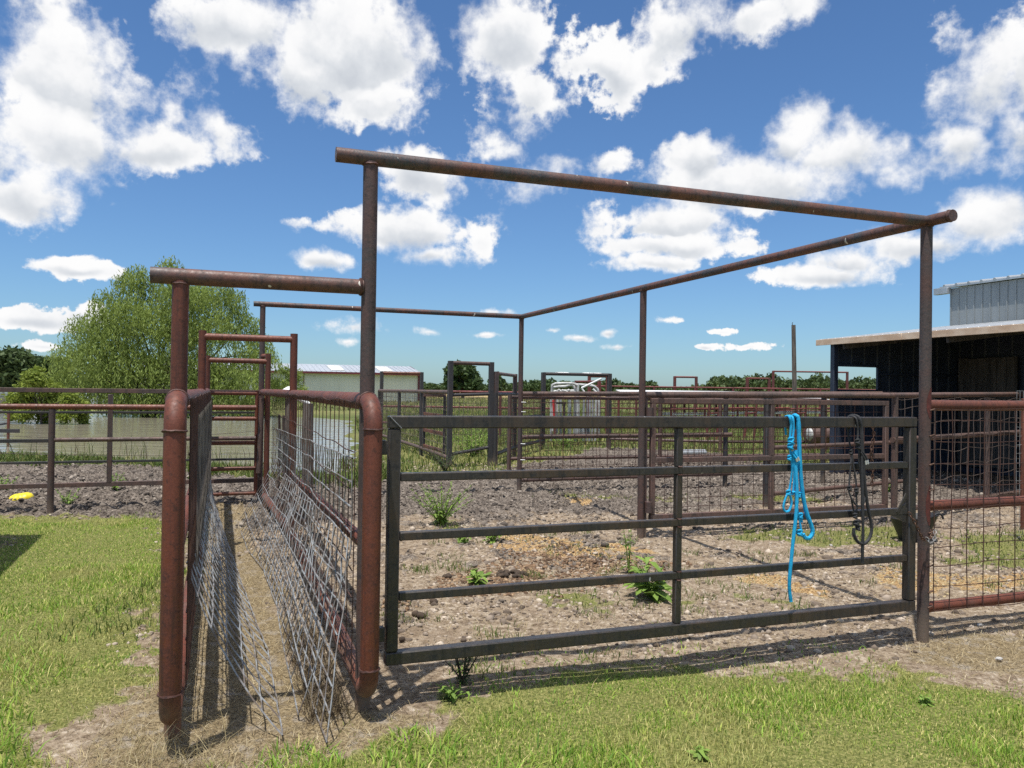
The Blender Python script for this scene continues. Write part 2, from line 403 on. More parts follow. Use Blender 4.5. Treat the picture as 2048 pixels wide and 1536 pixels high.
n22 = noise(nt, pos, 24, 4, .62); nd2 = mth(nt, 'MULTIPLY_ADD', nc, .35, mth(nt, 'MULTIPLY_ADD', n22, .35, mth(nt, 'MULTIPLY', nb, .3))); dirt = ramp(nt, nd2, [(.38, (.085, .058, .037)), (.465, (.225, .168, .113)), (.545, (.38, .305, .22)), (.64, (.66, .585, .48))])
dirt = mix(nt, mr(nt, nc, .5, .72, 0, .35), dirt, (.32, .25, .18), 'MULTIPLY')
dirt = mix(nt, mr(nt, na, .5, .66, 0, .5), dirt, (.24, .18, .125))
mudc = ramp(nt, nd2, [(.40, (.03, .024, .02)), (.475, (.108, .088, .072)), (.545, (.215, .18, .147)), (.64, (.38, .327, .268))])
straw = ramp(nt, nc, [(.3, (.10, .075, .042)), (.5, (.235, .18, .105)), (.7, (.42, .34, .21))])
straw = mix(nt, mr(nt, nb, .5, .66, 0, .7), straw, (.34, .30, .25))
gold = ramp(nt, nc, [(.34, (.13, .075, .035)), (.5, (.36, .225, .10)), (.66, (.62, .46, .25))])
turf = ramp(nt, nc, [(.3, (.06, .078, .02)), (.5, (.165, .175, .05)), (.7, (.36, .325, .13))])
field = ramp(nt, nb, [(.3, (.06, .08, .025)), (.5, (.11, .13, .04)), (.7, (.18, .175, .065))])
field = mix(nt, mr(nt, nl, .42, .62), field, (.21, .2, .075))
field = mix(nt, mr(nt, noise(nt, pos, .5, 4, .6), .45, .65, 0, .6), field, (.07, .1, .03))
sy = nt.nodes.new('ShaderNodeSeparateXYZ'); nt.links.new(pos, sy.inputs[0])
field = mix(nt, mr(nt, sy.outputs[1], 110, 190, 0, .85), field, (.36, .27, .13))
def edge(z, n, a=.35, c=.65): return mr(nt, mth(nt, 'ADD', z, mth(nt, 'MULTIPLY', mth(nt, 'SUBTRACT', n, .5), .7)), a, c)
col = mix(nt, edge(zm, nb), dirt, mudc); col = mix(nt, edge(zs, nb), col, straw)
col = mix(nt, edge(zgo, nc, .4, .7), col, gold); col = mix(nt, edge(zg, nb), col, turf); col = mix(nt, edge(zf, nb), col, field)
nt.links.new(col, b.inputs['Base Color']); b.inputs['Roughness'].default_value = .95; b.inputs['Specular IOR Level'].default_value = .15
bump(nt, b, mth(nt, 'ADD', mth(nt, 'MULTIPLY', nb, .8), mth(nt, 'MULTIPLY_ADD', n22, .8, mth(nt, 'MULTIPLY', nc, .5))), 1.0, .035)
gr = np_obj('ground', V, None, gm, None, 180, quads=quads, attrs={'zone': np.stack([g_, m_, s_, f_], 1), 'gold': np.stack([go_]*3+[np.ones_like(go_)], 1)})
tag(gr, 'corral ground of cracked mud, straw, lawn and open field', None, None, 'structure')
# pond
wm, nt, b = newmat('pond_water'); pos = nt.nodes.new('ShaderNodeNewGeometry').outputs['Position']
mp = nt.nodes.new('ShaderNodeMapping'); mp.inputs['Scale'].default_value = (.5, 1.0, 1); mp.inputs['Rotation'].default_value = (0, 0, .25); nt.links.new(pos, mp.inputs[0])
b.inputs['Base Color'].default_value = (.29, .26, .195, 1); b.inputs['Roughness'].default_value = .06; b.inputs['IOR'].default_value = 1.33
bump(nt, b, mth(nt, 'ADD', noise(nt, mp.outputs[0], 1.3, 3, .55), mth(nt, 'MULTIPLY', noise(nt, mp.outputs[0], 4.5, 2, .5), .3)), .38, .10)
wv = np.array([(-300, 13, -.055), (-2.2, 13, -.055), (-2.2, 49, -.055), (-25, 190, -.055), (-300, 190, -.055)])
tag(np_obj('water', wv, [(0, 1, 2, 3, 4)], wm, None, 0), 'muddy brown rippled pond water behind the pens', None, None, 'structure')

# ------------------------------------------------------------------ grass, straw, clods
def hpick(n, cols, p):
    c = np.array(cols)[rng.choice(len(cols), n, p=p)]; return c*rng.uniform(.75, 1.25, (n, 1))
def blades(x, y, h, wd, lean, cols, z=None):
    n = len(x); z = ground_z(x, y) if z is None else z
    a = rng.uniform(0, 2*np.pi, n); f = a+rng.normal(0, .7, n)+np.pi/2
    dx, dy = np.cos(a)*lean*h, np.sin(a)*lean*h; sx, sy_ = np.cos(f)*wd/2, np.sin(f)*wd/2
    up = h*np.sqrt(np.clip(1-lean**2*.8, .05, 1)); V = np.empty((n, 5, 3))
    V[:, 0] = np.stack([x-sx, y-sy_, z-.006], 1); V[:, 1] = np.stack([x+sx, y+sy_, z-.006], 1)
    V[:, 2] = np.stack([x+dx*.35-sx*.8, y+dy*.35-sy_*.8, z+up*.62], 1); V[:, 3] = np.stack([x+dx*.35+sx*.8, y+dy*.35+sy_*.8, z+up*.62], 1)
    V[:, 4] = np.stack([x+dx, y+dy, z+up*.98], 1)
    return V, np.repeat(cols[:, None, :], 5, 1)
def emit_blades(name, parts, label, mat, kind='stuff'):
    V = np.concatenate([p[0] for p in parts]); C = np.concatenate([p[1] for p in parts]); n = len(V); i = np.arange(n)[:, None]*5
    C4 = np.concatenate([C.reshape(-1, 3), np.ones((n*5, 1))], 1)
    o = np_obj(name, V.reshape(-1, 3), None, mat, None, 0, quads=i+np.array([[0, 1, 3, 2]]), tris=i+np.array([[2, 3, 4]]), attrs={'tint': C4})
    return tag(o, label, None, None, kind)
GC = [(.28, .42, .06), (.19, .33, .042), (.42, .49, .10), (.74, .66, .27), (.11, .21, .03)]
def scatter(n, x0, x1, y0, y1, pw=1.0):
    x = rng.uniform(x0, x1, n); y = y0+(y1-y0)*rng.random(n)**pw; return x, y
parts = []
for (n, x0, x1, y0, y1, pw, hs, wd) in ((190000, -1.7, 4.6, 2.25, 4.9, 1.0, .022, .0038), (230000, -7.5, -1.6, 2.4, 10, 1.25, .027, .0050)):
    x, y = scatter(n, x0, x1, y0, y1, pw); g = masks(x, y)[0]
    dens = .55+.6*sm(fbm(x*2.2, y*2.2, 3, 77), .38, .6); k = rng.random(n) < g*dens; x, y = x[k], y[k]; n = len(x)
    tall = sm(fbm(x*1.3+5, y*1.3, 3, 88), .5, .66)*.8+.6; dry = sm(fbm(x*1.9, y*1.9, 4, 99), .47, .60)
    c = hpick(n, GC, [.30, .21, .22, .17, .10]); c = c*(1-dry[:, None]*.55)+hpick(n, [(.6, .53, .24), (.46, .38, .16)], [.5, .5])*dry[:, None]*.55
    parts.append(blades(x, y, hs*tall*rng.uniform(.5, 1.5, n), wd*rng.uniform(.6, 1.4, n), rng.uniform(.2, .95, n), c))
for (cx, cy, rr, n, hh) in [(.25, 3.25, .38, 420, .12), (.6, 3.0, .3, 350, .11), (-.4, 3.55, .22, 260, .1), (1.75, 3.05, .3, 260, .1), (2.3, 3.5, .25, 150, .09), (-2.9, 4.3, .5, 500, .12), (-3.2, 5.3, .6, 420, .1),
                            (-2.6, 3.6, .4, 400, .12), (-3.6, 3.9, .5, 420, .1), (-.9, 3.42, .2, 250, .09), (1.2, 4.1, .4, 260, .07), (-2.35, 3.3, .35, 420, .14), (.15, 4.5, .5, 600, .06), (1.2, 4.8, .4, 350, .05), (2.0, 4.9, .35, 260, .05)]:
    n = int(n*(.6 if cy > 4.4 else 1.2)); hh *= .8; a = rng.uniform(0, 6.28, n); q = rr*np.sqrt(rng.random(n)); x, y = cx+np.cos(a)*q, cy+np.sin(a)*q
    parts.append(blades(x, y, hh*rng.uniform(.4, 1.1, n), .007*rng.uniform(.6, 1.4, n), rng.uniform(.5, .99, n), hpick(n, GC, [.35, .4, .15, .04, .06])))
FG = [(.13, .175, .04), (.095, .14, .032), (.2, .205, .065), (.30, .27, .115), (.06, .1, .022)]
emit_blades('lawn_grass', parts, 'short sunlit lawn grass with dry patches and coarse tufts', M['grass'])
parts = []
x, y = scatter(70000, -3, 8.5, 5, 14); g = masks(x, y)[0]; k = rng.random(len(x)) < g*.75; x, y = x[k], y[k]; n = len(x)
parts.append(blades(x, y, .07*rng.uniform(.4, 1.4, n), .008*rng.uniform(.6, 1.4, n), rng.uniform(.3, .95, n), hpick(n, FG, [.4, .3, .15, .09, .06])))
x, y = scatter(2200, -1, 5, 4.4, 9.5); g, md, s, fl, go = masks(x, y); k = rng.random(len(x)) < (1-g)*(1-s)*.5*sm(fbm(x*1.5, y*1.5, 3, 55), .5, .6); x, y = x[k], y[k]
for cx, cy in zip(x[:110], y[:110]):
    n = random.randint(14, 40); a = rng.normal(0, .06, (n, 2)); parts.append(blades(cx+a[:, 0], cy+a[:, 1], .055*rng.uniform(.4, 1.4, n), .006*rng.uniform(.6, 1.4, n), rng.uniform(.3, .98, n), hpick(n, FG, [.4, .35, .1, .1, .05])))
emit_blades('pen_grass', parts, 'sparse patches of green grass growing through the pen dirt', M['grass'])
parts = []
x, y = scatter(60000, -16, -2.2, 12.6, 18.5); p = sdf(POND, x, y); d = (fbm(x*.9, y*.9, 3, 12)); k = (p > -.35) & (p < 2.0) & (rng.random(len(x)) < sm(d, .36, .6)*sm(p, 2.0, .6)); x, y = x[k], y[k]; n = len(x)
parts.append(blades(x, y, .17*rng.uniform(.35, 1.5, n)*(.6+.6*d[k]), .026*rng.uniform(.5, 1.4, n), rng.uniform(.3, .98, n), hpick(n, FG, [.3, .45, .1, .05, .1])))
x, y = scatter(900, -14, -3, 14, 17.6); p = sdf(POND, x, y); k = (p > -.6) & (p < .6); x, y = x[k], y[k]; n = len(x)
parts.append(blades(x, y, .6*rng.uniform(.5, 1.2, n), .012*np.ones(n), rng.uniform(.1, .5, n), hpick(n, [(.1, .13, .03), (.13, .09, .05)], [.7, .3])))
emit_blades('bank_weeds', parts, 'rank green weeds along the muddy pond bank', M['grass'])
parts = []
x = rng.uniform(-8, 22, 120000); y = 14+44*rng.random(120000)**1.6; fl = masks(x, y)[3]; gp = masks(x, y)[0]; pd = sdf(POND, x, y); k = (rng.random(len(x)) < np.maximum(fl, gp)*.8) & (pd > .3); x, y = x[k], y[k]; n = len(x); sc_ = (y/20)**.6
parts.append(blades(x, y, .2*sc_*rng.uniform(.35, 1.3, n), .022*sc_*rng.uniform(.6, 1.4, n), rng.uniform(.3, .95, n), hpick(n, FG+[(.3, .28, .09)], [.27, .3, .17, .08, .08, .1])))
x = rng.uniform(-60, 60, 40000); y = rng.uniform(56, 170, 40000); pd = sdf(POND, x, y); k = pd > .5; x, y = x[k], y[k]; n = len(x)
parts.append(blades(x, y, .35*rng.uniform(.35, 1.3, n), .09*rng.uniform(.6, 1.4, n), rng.uniform(.3, .95, n), hpick(n, [(.13, .16, .045), (.17, .18, .06), (.28, .25, .11)], [.4, .35, .25])))
emit_blades('field_grass', parts, 'green and yellowing pasture grass beyond the pens', M['grass'])
# straw litter: thin flat dry stems
parts = []
x, y = scatter(220000, -4.6, 6.6, 2.3, 11, 1.5); g, md, s, fl, go = masks(x, y); k = rng.random(len(x)) < np.clip(s*.9+.22*(1-.7*md)*(1-g)*(1-fl)*sm(y, 10, 5), 0, 1); x, y = x[k], y[k]; n = len(x)
pt = blades(x, y, rng.uniform(.025, .10, n), rng.uniform(.0018, .004, n), rng.uniform(.99, 1.08, n), hpick(n, [(.46, .37, .21), (.33, .25, .13), (.58, .5, .33), (.14, .105, .065)], [.35, .3, .15, .2]))
parts.append(pt)
n = 260; a = rng.normal(0, .13, (n, 2)); lc = w(-.93, -.35)
parts.append(blades(lc.x+a[:, 0]*1.3, lc.y+a[:, 1], rng.uniform(.08, .28, n), rng.uniform(.002, .004, n), rng.uniform(.6, 1.05, n), hpick(n, [(.45, .38, .22), (.36, .29, .15)], [.6, .4])))
n = 1000; vv = 1.5*rng.random(n)**1.4-.05; uu = -.07-.2*rng.random(n); P0 = np.array([tuple(w(a, b_)) for a, b_ in zip(uu, vv)])
parts.append(blades(P0[:, 0], P0[:, 1], rng.uniform(.05, .2, n), rng.uniform(.003, .005, n), rng.uniform(.5, 1.0, n), hpick(n, [(.1, .075, .05), (.17, .13, .08), (.28, .22, .13)], [.5, .3, .2])))
emit_blades('straw_litter', parts, 'dry straw and hay bits scattered over the bare dirt', M['grass'])
# clods: jittered small lumps
def clods(n, x, y, s, name, label, mat):
    ico = np.array([(0, 0, 1), (.894, 0, .447), (.276, .851, .447), (-.724, .526, .447), (-.724, -.526, .447), (.276, -.851, .447), (.724, .526, -.447), (-.276, .851, -.447), (-.894, 0, -.447), (-.276, -.851, -.447), (.724, -.526, -.447)])
    T = np.array([(0, 1, 2), (0, 2, 3), (0, 3, 4), (0, 4, 5), (0, 5, 1), (1, 6, 2), (2, 7, 3), (3, 8, 4), (4, 9, 5), (5, 10, 1), (6, 7, 2), (7, 8, 3), (8, 9, 4), (9, 10, 5), (10, 6, 1)])
    n = len(x)
    V = ico[None]*(1+rng.normal(0, .22, (n, 11, 1)))*s[:, None, None]*np.stack([rng.uniform(.7, 1.4, n), rng.uniform(.7, 1.4, n), rng.uniform(.5, .9, n)], 1)[:, None, :]
    a = rng.uniform(0, 6.28, n); c, s2 = np.cos(a)[:, None], np.sin(a)[:, None]; V = np.stack([V[:, :, 0]*c-V[:, :, 1]*s2, V[:, :, 0]*s2+V[:, :, 1]*c, V[:, :, 2]], 2)
    V += np.stack([x, y, ground_z(x, y)+s*.15], 1)[:, None, :]
    return tag(np_obj(name, V.reshape(-1, 3), None, mat, None, 0, tris=(np.arange(n)[:, None, None]*11+T[None]).reshape(-1, 3)), label, None, None, 'stuff')
cm, nt, b = newmat('clod_soil'); ge = nt.nodes.new('ShaderNodeNewGeometry')
nt.links.new(ramp(nt, ge.outputs['Random Per Island'], [(0, (.08, .058, .042)), (.4, (.18, .14, .105)), (.75, (.31, .25, .195)), (1, (.5, .42, .33))]), b.inputs['Base Color']); b.inputs['Roughness'].default_value = .95
x, y = scatter(170000, -9, 9, 4.4, 18, 1.3); g, md, s, fl, go = masks(x, y); pd = sdf(POND, x, y)
k = (rng.random(len(x)) < np.clip(md*.75+.5*(1-s)*(1-g)*(1-fl)*sm(y, 4.6, 5.2), 0, 1)*(.25+.9*sm(fbm(x*2.2, y*2.2, 3, 70), .42, .6))) & (pd > .2); x, y = x[k], y[k]
dk = masks(x, y)[1] > .45
dm = cm.copy(); dm.name = 'mud_clod_soil'; e_ = [n for n in dm.node_tree.nodes if n.type == 'VALTORGB'][0].color_ramp.elements
for q, c_ in zip(e_, ((.045, .036, .029), (.12, .097, .078), (.21, .174, .141), (.34, .29, .237))): q.color = c_+(1,)
sz_ = np.clip(rng.lognormal(-4.85, .5, len(x)), .003, .03)*(1+.03*y)
clods(0, x[dk], y[dk], sz_[dk], 'mud_clods', 'broken grey mud clods trampled over the back pens', dm)
clods(0, x[~dk], y[~dk], sz_[~dk], 'dirt_clods', 'tan dirt crumbs and clods over the front pen floor', cm)
MANURE = [(-.85, 6.1), (-.3, 7.9), (1.1, 8.3), (1.6, 7.4), (1.1, 6.9), (.2, 6.4)]
x, y = scatter(26000, -1.2, 2, 5.8, 8.6); p = sdf(MANURE, x, y)+(fbm(x*2.4, y*2.4, 3, 33)-.5)*1.2; k = (rng.random(len(x)) < sm(-p, -.1, .35)*(.25+.75*sm(fbm(x*5, y*5, 3, 44), .45, .62))); x, y = x[k], y[k]
rm = cm.copy(); rm.name = 'manure_soil'; e_ = [n for n in rm.node_tree.nodes if n.type == 'VALTORGB'][0].color_ramp.elements
for q, c_ in zip(e_, ((.06, .033, .018), (.14, .082, .045), (.23, .145, .082), (.36, .25, .15))): q.color = c_+(1,)
clods(0, x, y, rng.uniform(.005, .02, len(x)), 'manure_crumbs', 'reddish brown trampled manure crumbs behind the middle gate bars', rm)
M['chips'] = plain('golden_chips', (.5, .39, .21), .9, .5, 30, 0, .2)
x, y = scatter(60000, -1, 6, 5.5, 12); go = masks(x, y)[4]; k = rng.random(len(x)) < go*.75*sm(fbm(x*4, y*4, 3, 14), .40, .58); x, y = x[k], y[k]
clods(len(x), x, y, rng.uniform(.004, .013, len(x)), 'feed_chips', 'golden spilled feed and wood chips on the pen dirt', M['chips'])

# ------------------------------------------------------------------ 1 overhead pipe frame of the front pen
r1, r2 = .0375, .0455
t = thing('overhead_pipe_frame', 'tall rusty pipe frame with high overhead beams around the front pen', 'pipe frame', w(0, 0))
for (u, v, lab, mk) in ((0, 0, 'rusty red brown post', 'post'), (W_, 0, 'dark post with red primer patches', 'post'), (W_, M_, None, 'post'), (W_, D_, None, 'post'), (D0_, D_, None, 'post')):
    p = MB().pipe(w(u, v, -.25), w(u, v, H_-.02), r1, 18, 12)
    o = p.build('post', M[mk], t)
    if lab: o['label'] = lab
    o2 = MB().weld(w(u, v, H_-r1*.86), EZ, r1*1.02, 20, .006); o2.build('weld_bead', M['weld'], o)
MB().pipe(w(-.175, 0, H_), w(W_-.01, 0, H_), r1, 20, 20).build('beam', M['beam'], t)
MB().pipe(w(W_, -.205, H_), w(W_, D_+.03, H_), r1*1.02, 20, 30).build('beam', M['beam'], t)
MB().pipe(w(-.295, D_, H_), w(W_-.02, D_, H_), r1, 16, 16).build('beam', M['beam'], t)
mb = MB(); mb.weld(w(W_, -.178, H_), EV, r1*1.03, 20, .004); mb.build('weld_bead', M['weld'], t)
# primer patch where the side panel was welded to the right post
pm = plain('primer_patch', (.13, .03, .022), .6, .4, 30, 0, .1)
for zc, hh in ((1.575, .10), (.9, .13)):
    vs = []; fs = []; n = 12; m = 8
    for i in range(m+1):
        for k in range(n+1):
            a = (k/n-.5)*2.6; zz = zc+hh*(i/m-.5)*2*math.sqrt(max(0, 1-((k/n-.5)*1.9)**2))*(1+.15*math.sin(7*k+i*3))
            dr = EU*math.sin(a+.75)-EV*math.cos(a+.75); vs.append(w(W_, 0, zz)+dr*(r1+.0012))
    fs = [(i*(n+1)+k, i*(n+1)+k+1, (i+1)*(n+1)+k+1, (i+1)*(n+1)+k) for i in range(m) for k in range(n)]
    MB().add(vs, fs).build('primer_patch', pm, t)

# ------------------------------------------------------------------ 2 cattle alley (chute) left of the pen
def arc(c, a, b_, r, n=8):      # quarter bend from direction a to direction b_
    c, a, b_ = Vector(c), Vector(a), Vector(b_)
    return [c+a*r*math.cos(i/n*math.pi/2)+b_*r*math.sin(i/n*math.pi/2) for i in range(n+1)]
t = thing('cattle_alley', 'narrow red pipe cattle alley with welded side panels and overhead arches', 'cattle chute', w(-CW/2, 0))
MB().pipe(w(-CW, 0, -.2), w(-CW, 0, H2_-.02), r1, 18, 12).build('post', M['red'], t)
o = MB().pipe(w(-CW-.13, 0, H2_), w(-r1*.8, 0, H2_), r1*1.02, 20, 16).build('crossbeam', M['beam'], t)
MB().weld(w(-r1*1.1, 0, H2_), EU, r1*1.05, 18, .007).build('weld_bead', M['weld'], o); MB().weld(w(-CW, 0, H2_-r1*.9), EZ, r1, 18, .006).build('weld_bead', M['weld'], o)
for side, u0, vf, zb in ((-1, -CW, -.285, .16), (1, 0, -.185, .14)):
    rb = .13
    top = [w(u0, A2-.1, ZR), w(u0, A1, ZR), w(u0, 2.2, ZR)] if side < 0 else [w(u0-.16, A2-.05, ZR), w(u0-.06, 5.9, ZR), w(u0, A1, ZR), w(u0, 2.2, ZR)]
    path = top+[w(u0, vf+rb+.02, ZR)]+arc(w(u0, vf+rb, ZR-rb), EZ, -EV, rb)+arc(w(u0, vf+rb, zb+rb), -EV, -EZ, rb)+[w(u0, vf+rb+.02, zb), w(u0, 2.2, zb), w(u0, A1, zb), w(u0-(.12 if side > 0 else 0), A2-.1, zb)]
    o = MB().tube(path, r2, 18).build('side_frame', M['red'], t, 60)
    o['label'] = 'pipe loop of the left alley side' if side < 0 else 'pipe loop of the right alley side'
    for c_, ax_ in ((w(u0, vf, ZR-rb), EZ), (w(u0, vf, zb+rb), EZ), (w(u0, vf+rb+.02, ZR), EV)): MB().weld(c_, ax_, r2*1.02, 20, .006).build('weld_bead', M['weld'], o)
    for z in ((.95, .62, .35) if side > 0 else ()): MB().pipe(w(u0, vf, z), w(u0, -.01, z), .014, 8).build('tie_rod', M['red'], o)
    for zz in ((.84, .72),) if side > 0 else ((.86, .86),):
        MB().pipe(w(u0, 0, zz[0]), w(u0, A1, zz[1]), r1*.9, 14, 8).build('rail', M['red'], o)
    ui = u0+(.05 if side < 0 else -.05)
    xs = np.arange(.06, A2-.25, .105 if side < 0 else .2); zs = [zb+.03, .3, .42, .55, .7, .9, 1.1, 1.3, ZR+.0]
    MB().wires(w(ui, 0, 0), EV, EZ, A2, list(xs), zs, .0034, .006).build('wire_mesh', M['wire_rust'], o)
    if side < 0:    # old grey slats wired inside the left panel
        sl = MB()
        for vv in np.arange(.9, A2-.3, .31): sl.bar(w(ui+.02, vv, .35+random.random()*.3), w(ui+.02, vv+random.uniform(-.03, .03), 1.46), .012, .012, 0, EV)
        sl.build('slat', M['wood'], o)
for (va, za, ul, ur) in ((A1, 2.14, -CW, 0), (A2, 2.0, -CW, -.10)):
    for uu in (ul, ur): MB().pipe(w(uu, va, -.2), w(uu, va, za+.09 if uu == ur and va == A2 else za+.04), r1, 16, 8).build('arch_post', M['red'], t)
    MB().pipe(w(ul, va, za-.02), w(ur, va, za-.02), r1*.9, 16, 6).build('arch_bar', M['redbar'], t)
MB().pipe(w(-.10, A2, 2.06), w(D0_, D_, 2.06), .03, 12).build('brace', M['redbar'], t)
# end gate
t = thing('alley_end_gate', 'red five bar pipe gate closing the far end of the alley', 'gate', w(-.5, A2+.06))
for z in (1.54, 1.19, .86, .51, .17): MB().pipe(w(-CW+.01, A2+.07, z), w(-.24, A2+.07, z), .0285, 14, 5).build('rail', M['redbar'], t)
for uu in (-CW+.03, -.235): MB().pipe(w(uu, A2+.07, .12), w(uu, A2+.07, 1.58), .026, 12).build('stile', M['red'], t)
hb = MB().pipe(w(-.20, A2+.0, .45), w(-.17, A2+.0, 1.48), .034, 12); hb.build('hinge_pipe', M['brown'], t)

# ------------------------------------------------------------------ loose galvanised wire panels inside the alley
def sheet_net(fn, su, sv, nu, nv, r, name, label, jit=.004, missing=0.0):
    mb = MB()
    for i in range(nu+1):
        a = i/nu
        mb.tube([Vector(fn(a, j/sv))+Vector((random.uniform(-jit, jit), random.uniform(-jit, jit), random.uniform(-jit, jit))) for j in range(sv+1)], r, 5, cap=False)
    for j in range(nv+1):
        c = j/nv
        mb.tube([Vector(fn(i/su, c))+Vector((random.uniform(-jit, jit), random.uniform(-jit, jit), random.uniform(-jit, jit)))*1.3 for i in range(su+1)], r*1.05, 5, cap=False)
    return solo(name, mb, M['wire_galv'], label, 'wire panel')
def lerpt(T, a):
    x = a*(len(T)-1); i = min(len(T)-2, int(x)); return T[i]+(T[i+1]-T[i])*(x-i)
def fn_right(a, c):      # a along the alley, c from the hanging top edge to the ground: upright, then creased outwards
    zt = 1.26-.14*a; ub = lerpt([-.31, -.30, -.28, -.30, -.42, -.46, -.47], a); k = max(0, (c-.38)/.62)
    v = .03+a*5.9+.30*c*(1-.4*a)-(.32*c if a < .02 else 0)
    kink = .03*math.sin(a*23)*math.exp(-((c-.42)/.10)**2)
    return w(u_r+(ub-u_r)*k+kink, v, zt*(1-c)+.012+.02*math.exp(-((a-.35)/.03)**2))
u_r = -.065
sheet_net(fn_right, 24, 14, 30, 10, .0038, 'loose_fencing', 'bent galvanised wire panel slumped against the right side of the alley', .003)
def fn_right2(a, c):     # a second shorter panel lower down, leaning the other way
    zt = .86-.10*a; v = .0+a*4.2-.34*c*(1-.3*a); kink = .025*math.sin(a*17+1)*math.exp(-((c-.3)/.12)**2)
    return w(-.085+(-.13-.12*a)*c+kink, v, zt*(1-c)+.01)
sheet_net(fn_right2, 20, 10, 24, 8, .0036, 'loose_fencing', 'crumpled short wire panel layered low under the slumped one', .003)
def fn_left(a, c):
    ut, vt, zt = -.845, .42+a*6.5, .69-.05*math.sin(a*6); ub, vb = -.40-.36*max(0, a-.18)**.9*1.05, -.2+a*7.1
    q = c+.10*math.sin(math.pi*c); return w(ut+(ub-ut)*c**1.15, vt+(vb-vt)*c, zt*(1-q)+.012 if q < 1 else .012)
sheet_net(fn_left, 60, 12, 36, 6, .0038, 'loose_fencing', 'long galvanised wire panel curling out from the left side of the alley', .003)

# ------------------------------------------------------------------ wooden posts behind the alley
t = thing('wood_post', 'weathered grey wooden post standing just right of the alley', 'post', G(612, 1050))
a = G(612, 1050); b0 = MB().tube([a+EZ*-.2, a+EZ*.5+EU*.01, a+EZ*1.0, a+EZ*1.44], [.075, .07, .066, .062], 10)
b0.build('post', M['wood'], t); MB().tube([a+EZ*1.43+EU*.02, a+EZ*1.47-EU*.05, a+EZ*1.5-EU*.12, a+EZ*1.46-EU*.2], [.02, .03, .028, .012], 8).build('white_wrap', M['white'], t)
t = thing('wood_post', 'darker wooden post with white cloth cap farther along the alley', 'post', G(578, 1035))
a = G(578, 1035); MB().tube([a+EZ*-.2, a+EZ*.8, a+EZ*1.5], [.08, .075, .07], 10).build('post', M['wood'], t)
MB().ball(a+EZ*1.56-EU*.02, .1, 12, 8, (1, 1, .8), .15).build('cloth_cap', M['white'], t)
a = G(555, 1030); mb = MB()
for k in range(4): q = a+EU*(.05*k)+EV*random.uniform(-.05, .05); mb.tube([q, q+EZ*.7+EU*random.uniform(-.03, .03), q+EZ*(1.25+.1*random.random())], .017, 6)
solo('wood_stakes', mb, M['plank'], 'bundle of pale split stakes leaning behind the alley mesh', 'stakes')

# ------------------------------------------------------------------ main gate
t = thing('pipe_gate', 'dark grey square tube farm gate, six bars, across the front pen', 'gate', w(1.8, -.03))
GV = -.03; u0, u1, zt, zb = .135, 3.545, 1.455, .262; fw = .064; iw = .043
u0 -= .0; mbm = [('top_rail', w(u0-fw/2, GV, zt), w(u1+fw/2, GV, zt), fw, fw), ('bottom_rail', w(u0-fw/2, GV, zb), w(u1+fw/2, GV, zb), fw, fw)]
for nme, a, b_, wd, ht in mbm: MB().bar(a, b_, wd, ht, .006).build(nme, M['steel'], t)
for uu in (u0, u1): MB().bar(w(uu, GV, zb+fw/2+.002), w(uu, GV, zt-fw/2-.002), fw-.003, fw-.003, .006, EU).build('stile', M['steel'], t)
for z in (1.175, .875, .57): MB().bar(w(u0+fw/2, GV, z), w(u1-fw/2, GV, z), iw, iw, .005).build('rail', M['steel'], t)
zz = [zb+fw/2, .57, .875, 1.175, zt-fw/2]
br = MB()
for i in range(4): br.bar(w(1.80, GV, zz[i]+(iw/2 if i else 0)), w(1.80, GV, zz[i+1]-(iw/2 if i < 3 else 0)), iw-.002, iw-.002, .005, EU)
br.build('brace', M['steel'], t)
M['bareweld'] = plain('bare_weld', (.3, .3, .29), .4, .3, 40, .5, .2)
for z in (1.175, .875, .57):
    for sg in (-1, 1): MB().weld(w(1.80, GV-iw*.52, z+sg*iw*.55), EZ, .012, 8, .004).build('weld_bead', M['weld'], t)
MB().tube([w(u0-fw/2+fw*i/16, GV-fw/2-.001, zt+fw/2-fw*i/16) for i in range(17)], [.0025+.002*(i % 2) for i in range(17)], 6).build('corner_weld', M['bareweld'], t)
for z in (1.33, .40): MB().box(w(.07, GV-.045, z), EU*.02, EV*.02, EZ*.036, .004).build('hinge', M['steel'], t)
lug = MB().add([w(3.36, GV-.02, .86), w(3.50, GV-.02, .93), w(3.50, GV-.02, .80)]+[w(3.36, GV-.012, .86), w(3.50, GV-.012, .93), w(3.50, GV-.012, .80)], [(0, 1, 2), (5, 4, 3), (0, 3, 4, 1), (1, 4, 5, 2), (2, 5, 3, 0)])
lug.bar(w(3.42, GV-.02, .87), w(3.50, GV-.02, .99), .008, .02, .001); lug.build('latch_lug', M['steel'], t)
# chain round gate stile and post
def chain(pts, link, rr):
    P = [Vector(p) for p in pts]; mb = MB(); L = [0]
    for i in range(1, len(P)): L.append(L[-1]+(P[i]-P[i-1]).length)
    n = int(L[-1]/link); up = Vector((.3, .5, .2))
    def at(s):
        for i in range(1, len(P)):
            if s <= L[i]: return P[i-1].lerp(P[i], (s-L[i-1])/max(1e-9, L[i]-L[i-1]))
        return P[-1]
    for k in range(n):
        a, b_ = at(k*link), at((k+1)*link); d = (b_-a).normalized(); s = d.cross(up).normalized()
        if k % 2: s = d.cross(s)
        c = (a+b_)/2; hl = link*.72; wd = link*.36
        mb.tube([c+d*math.cos(q)*hl+s*math.sin(q)*wd for q in [i*math.pi/5 for i in range(10)]], rr, 5, closed=True)
    return mb
cp = [w(3.50, GV-.04, .87), w(3.53, GV-.06, .81), w(3.57, GV-.07, .73), w(3.63, -.065, .685), w(3.70, -.062, .70), w(3.75, -.045, .73), w(3.77, .01, .74)]
